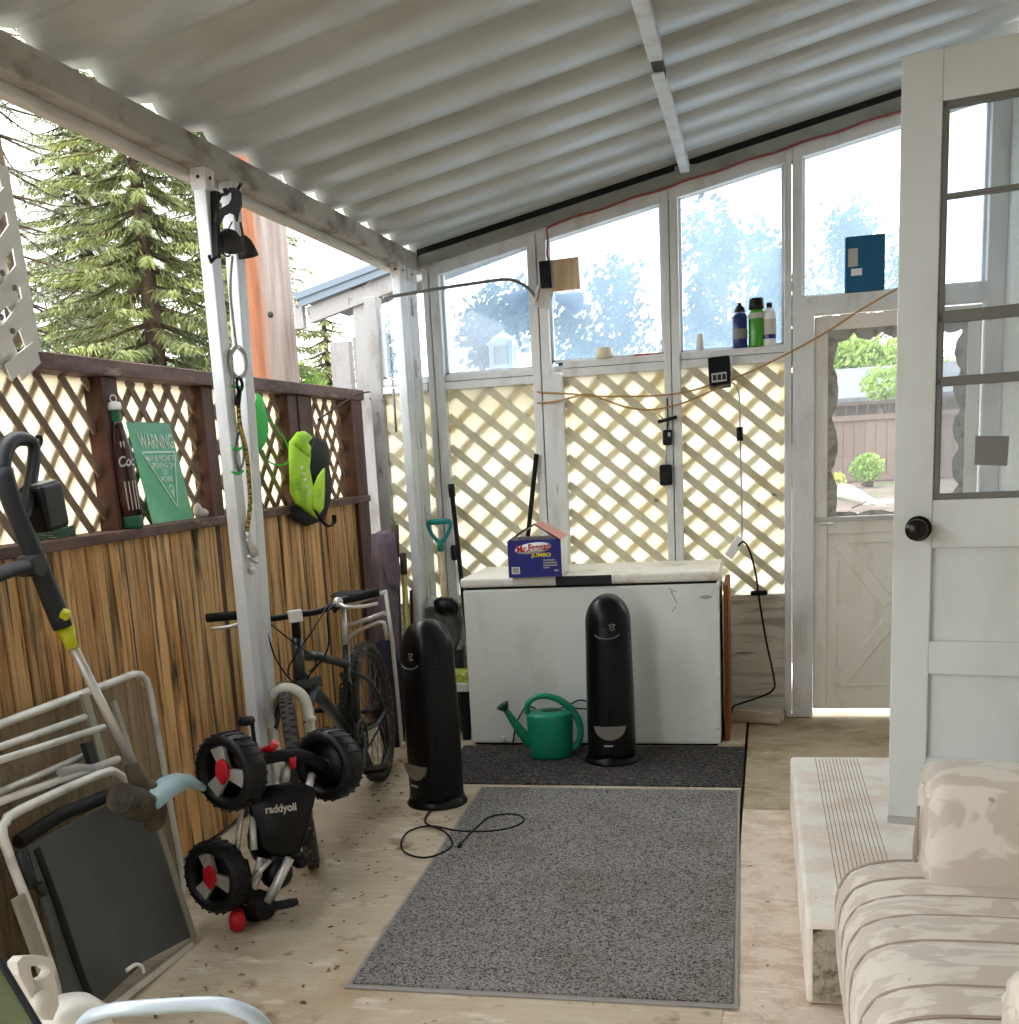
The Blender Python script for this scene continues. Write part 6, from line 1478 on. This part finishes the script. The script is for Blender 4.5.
# wooden block with its box, twin lamp and bracket rod on the stud
FY = WY-.03
wb = thing('junction_board', 'square plywood block with a black switch box fixed to the wall stud', 'block', at(562, 275, Y=FY))
a, c = at(547, 293, Y=FY), at(579, 256, Y=FY)
T = frame(at(563, 275, Y=FY), V((1, 0, .03)), V((-.04, 0, 1))); hw, hh = (c.x-a.x)/2*.98, (c.z-a.z)/2*.93
b = MB(); b.box((-hw, -hh, -.02), (hw, hh, .02), T); b.build('board', 'plywood', wb)
b = MB(); b.box((-hw-.028, -.06, .0), (-hw+.028, .075, .055), T); b.build('switch_box', 'black_matte', wb, bevel=.004)
b = MB(); b.box((-hw+.028, -.07, .02), (-hw+.04, .075, .024), T); b.build('face_plate', 'lightgrey', wb)
wl = thing('wall_box', 'small white box on the wall stud below the plywood block', 'box', at(543, 297, Y=FY))
b = MB(); T2 = frame(at(543.5, 297, Y=FY-.005), V((1, .45, -.32)), V((.18, 0, 1))); b.box((-.045, -.055, -.02), (.045, .055, .02), T2); b.build('case', 'white_paint', wl, bevel=.004)
b = MB(); b.box((-.038, -.035, .02), (-.03, .035, .024), T2); b.build('orange_strip', 'cord', wl)
rd = thing('bracket_rod', 'grey bent rod with a hanging chain reaching out from the wall stud', 'bracket', at(530, 290, Y=FY))
b = MB(); b.tube([at(537, 300, Y=FY-.01), at(531, 291, Y=FY-.03), at(520, 283, Y=FY-.06), at(505, 279.5, Y=FY-.1), at(470, 284, Y=FY-.22), at(430, 290, Y=FY-.36), at(383, 298, Y=FY-.5)], .0085, 10, sm=4); b.build('rod', 'grey', rd)
b = MB(); top = at(387, 299, Y=FY-.49); 
for k in range(26): b.torus(frame(top-V((0, 0, .012+.0165*k)), (1, .3, 0) if k % 2 else (.2, 1, 0), (0, 0, 1)), .007, .0022, 10, 5)
b.tube([top-V((0, 0, .44)), top-V((0, 0, .66))], .006, 8); b.build('chain', 'grey', rd)
lp = thing('flood_lamp', 'twin frosted flood lamp outside the pane beside the wall stud', 'lamp', at(548, 295, Y=WY+.16))
LY = WY+.20
for x, y, sg_ in ((525, 297, -1), (566, 300, 1)):
    c = at(x, y, Y=LY); ax = V((sg_*.75, .5, -.25)).normalized(); T = Matrix.Translation(c-ax*.09) @ ax.to_track_quat('Z', 'Y').to_matrix().to_4x4()
    b = MB(); b.lathe([(.02, 0), (.026, .05), (.045, .10), (.062, .15), (.064, .165), (.05, .178), (.001, .186)], T, 20); b.build('lamp_head', 'frost', lp)
b = MB(); c = at(546, 296, Y=LY); b.box((c.x-.06, LY-.10, c.z-.06), (c.x+.06, LY-.02, c.z+.06)); b.build('mount', 'white_metal', lp, bevel=.01)
ln = thing('lantern', 'white lantern outside the pane nearest the wall corner', 'lantern', at(504, 370, Y=WY+.2))
c = at(504, 368, Y=WY+.22); zt = at(504, 338, Y=WY+.22).z
b = MB(); 
for sx_ in (-1, 1):
    for sy_ in (-1, 1): b.box((c.x+sx_*.055-.012, c.y+sy_*.055-.012, c.z), (c.x+sx_*.055+.012, c.y+sy_*.055+.012, zt-.03))
b.box((c.x-.07, c.y-.07, c.z-.02), (c.x+.07, c.y+.07, c.z+.015)); b.box((c.x-.07, c.y-.07, zt-.045), (c.x+.07, c.y+.07, zt-.02)); b.build('case', 'white', ln)
b = MB(); b.box((c.x-.045, c.y-.045, c.z+.015), (c.x+.045, c.y+.045, zt-.045)); b.build('lens', 'lightgrey', ln)
b = MB(); b.lathe([(.085, 0), (.05, .03), (.02, .045), (.001, .05)], Matrix.Translation((c.x, c.y, zt-.02)), 4); b.build('cap', 'white', ln)
b = MB(); b.box((c.x-.3, WY+.095, c.z-.05), (c.x+.42, WY+.32, c.z-.02)); struct(b.build('outer_sill', 'white_paint'))

# ================================================================== cords and devices on the back wall
CY = WY-.035
b = MB()
b.tube([at(x, y, Y=CY-o) for x, y, o in ((537, 392, 0), (552, 393, .0), (572, 394, .02), (590, 396, .03), (620, 396.5, .03), (660, 395.5, .02), (690, 391, .03), (720, 382, .04), (745, 374, .05), (775, 360, .03), (800, 347, .02), (830, 330, .03), (862, 309, .04), (900, 287, .06))], .0055, 6, sm=5)
b.tube([at(x, y, Y=CY-o) for x, y, o in ((537, 403, 0), (553, 402, .0), (570, 398, .02), (588, 394, .035), (605, 400, .03), (630, 408, .03), (655, 409.5, .02), (680, 404, .02), (705, 394, .03), (735, 379, .05))], .0055, 6, sm=5)
tag(b.build('extension_cord', 'cord'), 'tan extension cord strung across the lattice and over the storm door', 'cord')
b = MB()
def hz(x, o): return V((x, WY-.04, roofz(x)-.092+o))
b.tube([hz(-1.08, -.008)]+[hz(-1.0+.06*k, .004*math.sin(k*1.3)) for k in range(36)], .006, 6)
b.tube([hz(-1.08, -.008), at(548, 243, Y=WY-.04), at(547, 255, Y=WY-.045), at(551, 264, Y=WY-.05)], .005, 6, sm=3)
tag(b.build('red_wire', 'cord_red'), 'reddish wire running under the sloping header to the plywood block', 'wire')
so_ = thing('motion_sensor', 'black box light fixed to the window sill above the power bar', 'light', at(719, 372, Y=CY))
T = frame(at(719.5, 373, Y=CY-.012), V((1, 0, .05)), V((.06, .35, 1)))
b = MB(); b.box((-.055, -.075, -.03), (.055, .08, .03), T); b.build('case', 'black', so_, bevel=.006)
b = MB(); b.box((-.04, -.06, .03), (.036, -.012, .034), T); b.build('label', 'label_grey', so_)
b = MB()
for k in range(3): b.box((-.034+.024*k, -.052, .034), (-.016+.024*k, -.022, .036), T)
b.build('label_marks', 'dark_grey', so_)
b = MB(); b.box((.06, -.01, -.02), (.068, .07, .02), T); b.build('side_bracket', 'white', so_)
pb = thing('power_bar', 'white power bar dangling on its cord by the freezer lid corner', 'power bar', at(732, 552, Y=WY-.06))
b = MB(); b.tube([at(728, 381, Y=CY-.02), at(736, 386, Y=CY-.02), at(739.5, 400, Y=CY), at(740, 430, Y=CY), at(741, 470, Y=CY), at(742, 530, Y=CY-.01), at(741, 538, Y=CY-.015)], .0045, 6, sm=4); b.build('white_cord', 'lightgrey', pb)
b = MB(); b.tube([at(739.5, 427, Y=CY-.005), at(740, 441, Y=CY-.005)], .017, 8); b.build('plug_joint', 'black', pb)
a, c = at(741, 538, Y=CY-.02), at(728, 557, Y=CY-.02); b = MB(); b.bar(a, c, .05, .035, (0, 1, 0)); b.build('bar_case', 'white', pb, bevel=.006)
b = MB(); b.tube([at(738, 546, Y=CY-.04), at(744, 542, Y=CY-.04), at(750, 552, Y=CY-.02), at(756, 575, Y=CY-.01), at(759, 598, Y=CY-.01), at(766, 640, Y=CY-.01), at(774, 678, Y=CY-.02), at(773, 690, Y=CY-.03), at(760, 697, Y=CY-.06), at(742, 703, Y=CY-.08), at(733, 707, Y=CY-.1), at(731, 715, Y=CY-.12)], .0055, 6, sm=5); b.build('black_cord', 'black_matte', pb)
q = at(759, 595.5, Y=WY-.01); b = MB(); b.box((q.x-.045, WY-.045, .676), (q.x+.045, WY-.005, .70)); tag(b.build('cord_clip', 'black_matte', bevel=.008), 'black cord clip sitting on the kick board rail', 'clip')
ad = thing('power_adapter', 'lower and larger black adapter hanging on the middle wall stud', 'adapter', at(666, 484, Y=CY), 'black adapters on the stud')
b = MB(); c = at(666, 475, Y=CY); b.box((c.x-.034, CY-.02, c.z-.055), (c.x+.034, CY+.012, c.z+.055)); b.build('case', 'black', ad, bevel=.012, seg=3)
b = MB(); b.tube([at(666, 466, Y=CY), at(666.5, 445, Y=CY)], .004, 6); b.build('lead', 'lightgrey', ad)
ad = thing('power_adapter', 'upper smaller black adapter hanging on the middle wall stud', 'adapter', at(667, 444, Y=CY), 'black adapters on the stud')
b = MB(); c = at(667.5, 437.5, Y=CY); b.box((c.x-.025, CY-.02, c.z-.04), (c.x+.025, CY+.012, c.z+.04)); b.build('case', 'black', ad, bevel=.01, seg=3)
b = MB(); b.box((c.x+.004, CY-.022, c.z+.005), (c.x+.018, CY-.019, c.z+.025)); b.build('indicator', 'lightgrey', ad)
b = MB(); b.tube([at(667, 431, Y=CY), at(668, 418, Y=CY), at(667, 398, Y=CY)], .004, 6); b.build('lead', 'black_matte', ad)
b = MB(); b.bar(at(658, 422, Y=CY-.01), at(677, 417, Y=CY-.01), .018, .016, (0, 1, 0)); b.tube([at(664, 420, Y=CY), at(659, 415, Y=CY-.03)], .003, 5)
tag(b.build('cord_cleat', 'black_matte'), 'black cross cleat above the two adapters on the stud', 'cleat')

# dry leaves and grit blown over the concrete
b = MB(); rl = random.Random(4)
def scatter(n, x0, x1, y0, y1, s0, s1, z=.002):
    for _ in range(n):
        x, y = rl.uniform(x0, x1), rl.uniform(y0, y1); a = rl.uniform(0, 6.28); s = rl.uniform(s0, s1)
        e = V((math.cos(a), math.sin(a), 0))*s; f = V((-math.sin(a), math.cos(a), 0))*s*rl.uniform(.25, .5); o = V((x, y, z+.001))
        b.add([o-e, o+f+V((0, 0, s*.3)), o+e, o-f], [(0, 1, 2, 3)])
scatter(150, -1.75, -1.25, 2.6, 5.0, .004, .016); scatter(60, -2.1, -1.6, 3.0, 5.6, .006, .022); scatter(40, -1.5, 0, 1.9, 2.9, .003, .010); scatter(60, -1.25, -.1, 2.9, 4.9, .003, .010, .011); scatter(40, -1.5, -.1, 4.96, 5.6, .003, .010, .008); scatter(14, -.05, .1, 2.5, 4.5, .003, .01, -.001)
tag(b.build('leaf_litter', 'litter'), 'dry leaf bits and grit scattered over the concrete and mats', 'debris', kind='stuff')
b = MB(); q = at(452, 940, Z=0)
for (x, y) in ((362, 870), (305, 868), (318, 858)):
    p = at(x, y, Z=0); b.pillow([(-.05, 0), (0, .025), (.06, .005), (.01, -.02)], Matrix.Translation((p.x, p.y, .012)) @ Matrix.Rotation(x, 4, 'Z'), .02)
b = None
# ================================================================== light
W = bpy.data.worlds.new('overcast'); SC.world = W; W.use_nodes = True
t = W.node_tree; t.nodes.clear()
out = t.nodes.new('ShaderNodeOutputWorld'); bg = t.nodes.new('ShaderNodeBackground'); t.links.new(bg.outputs[0], out.inputs[0])
tc = t.nodes.new('ShaderNodeTexCoord'); sx = t.nodes.new('ShaderNodeSeparateXYZ'); t.links.new(tc.outputs['Generated'], sx.inputs[0])
cr = t.nodes.new('ShaderNodeValToRGB'); t.links.new(sx.outputs['Z'], cr.inputs[0])
cr.color_ramp.elements[0].position = 0; cr.color_ramp.elements[0].color = (1, 1, .99, 1)
cr.color_ramp.elements[1].position = .6; cr.color_ramp.elements[1].color = (.92, .96, 1.0, 1)
t.links.new(cr.outputs[0], bg.inputs['Color']); bg.inputs['Strength'].default_value = WORLD
sun = bpy.data.lights.new('sun', 'SUN'); so = bpy.data.objects.new('sun', sun); COL.objects.link(so)
sun.energy = SUN; sun.angle = rad(35); sun.color = (1, .97, .92)
dr = V((-.55, .45, .75)).normalized()
so.rotation_euler = dr.to_track_quat('Z', 'Y').to_euler()
vs_ = SC.view_settings; vs_.view_transform = 'Standard'; vs_.look = 'None'; vs_.gamma = 1.0; vs_.exposure = EXPO; vs_.use_curve_mapping = False
SC.render.film_transparent = False
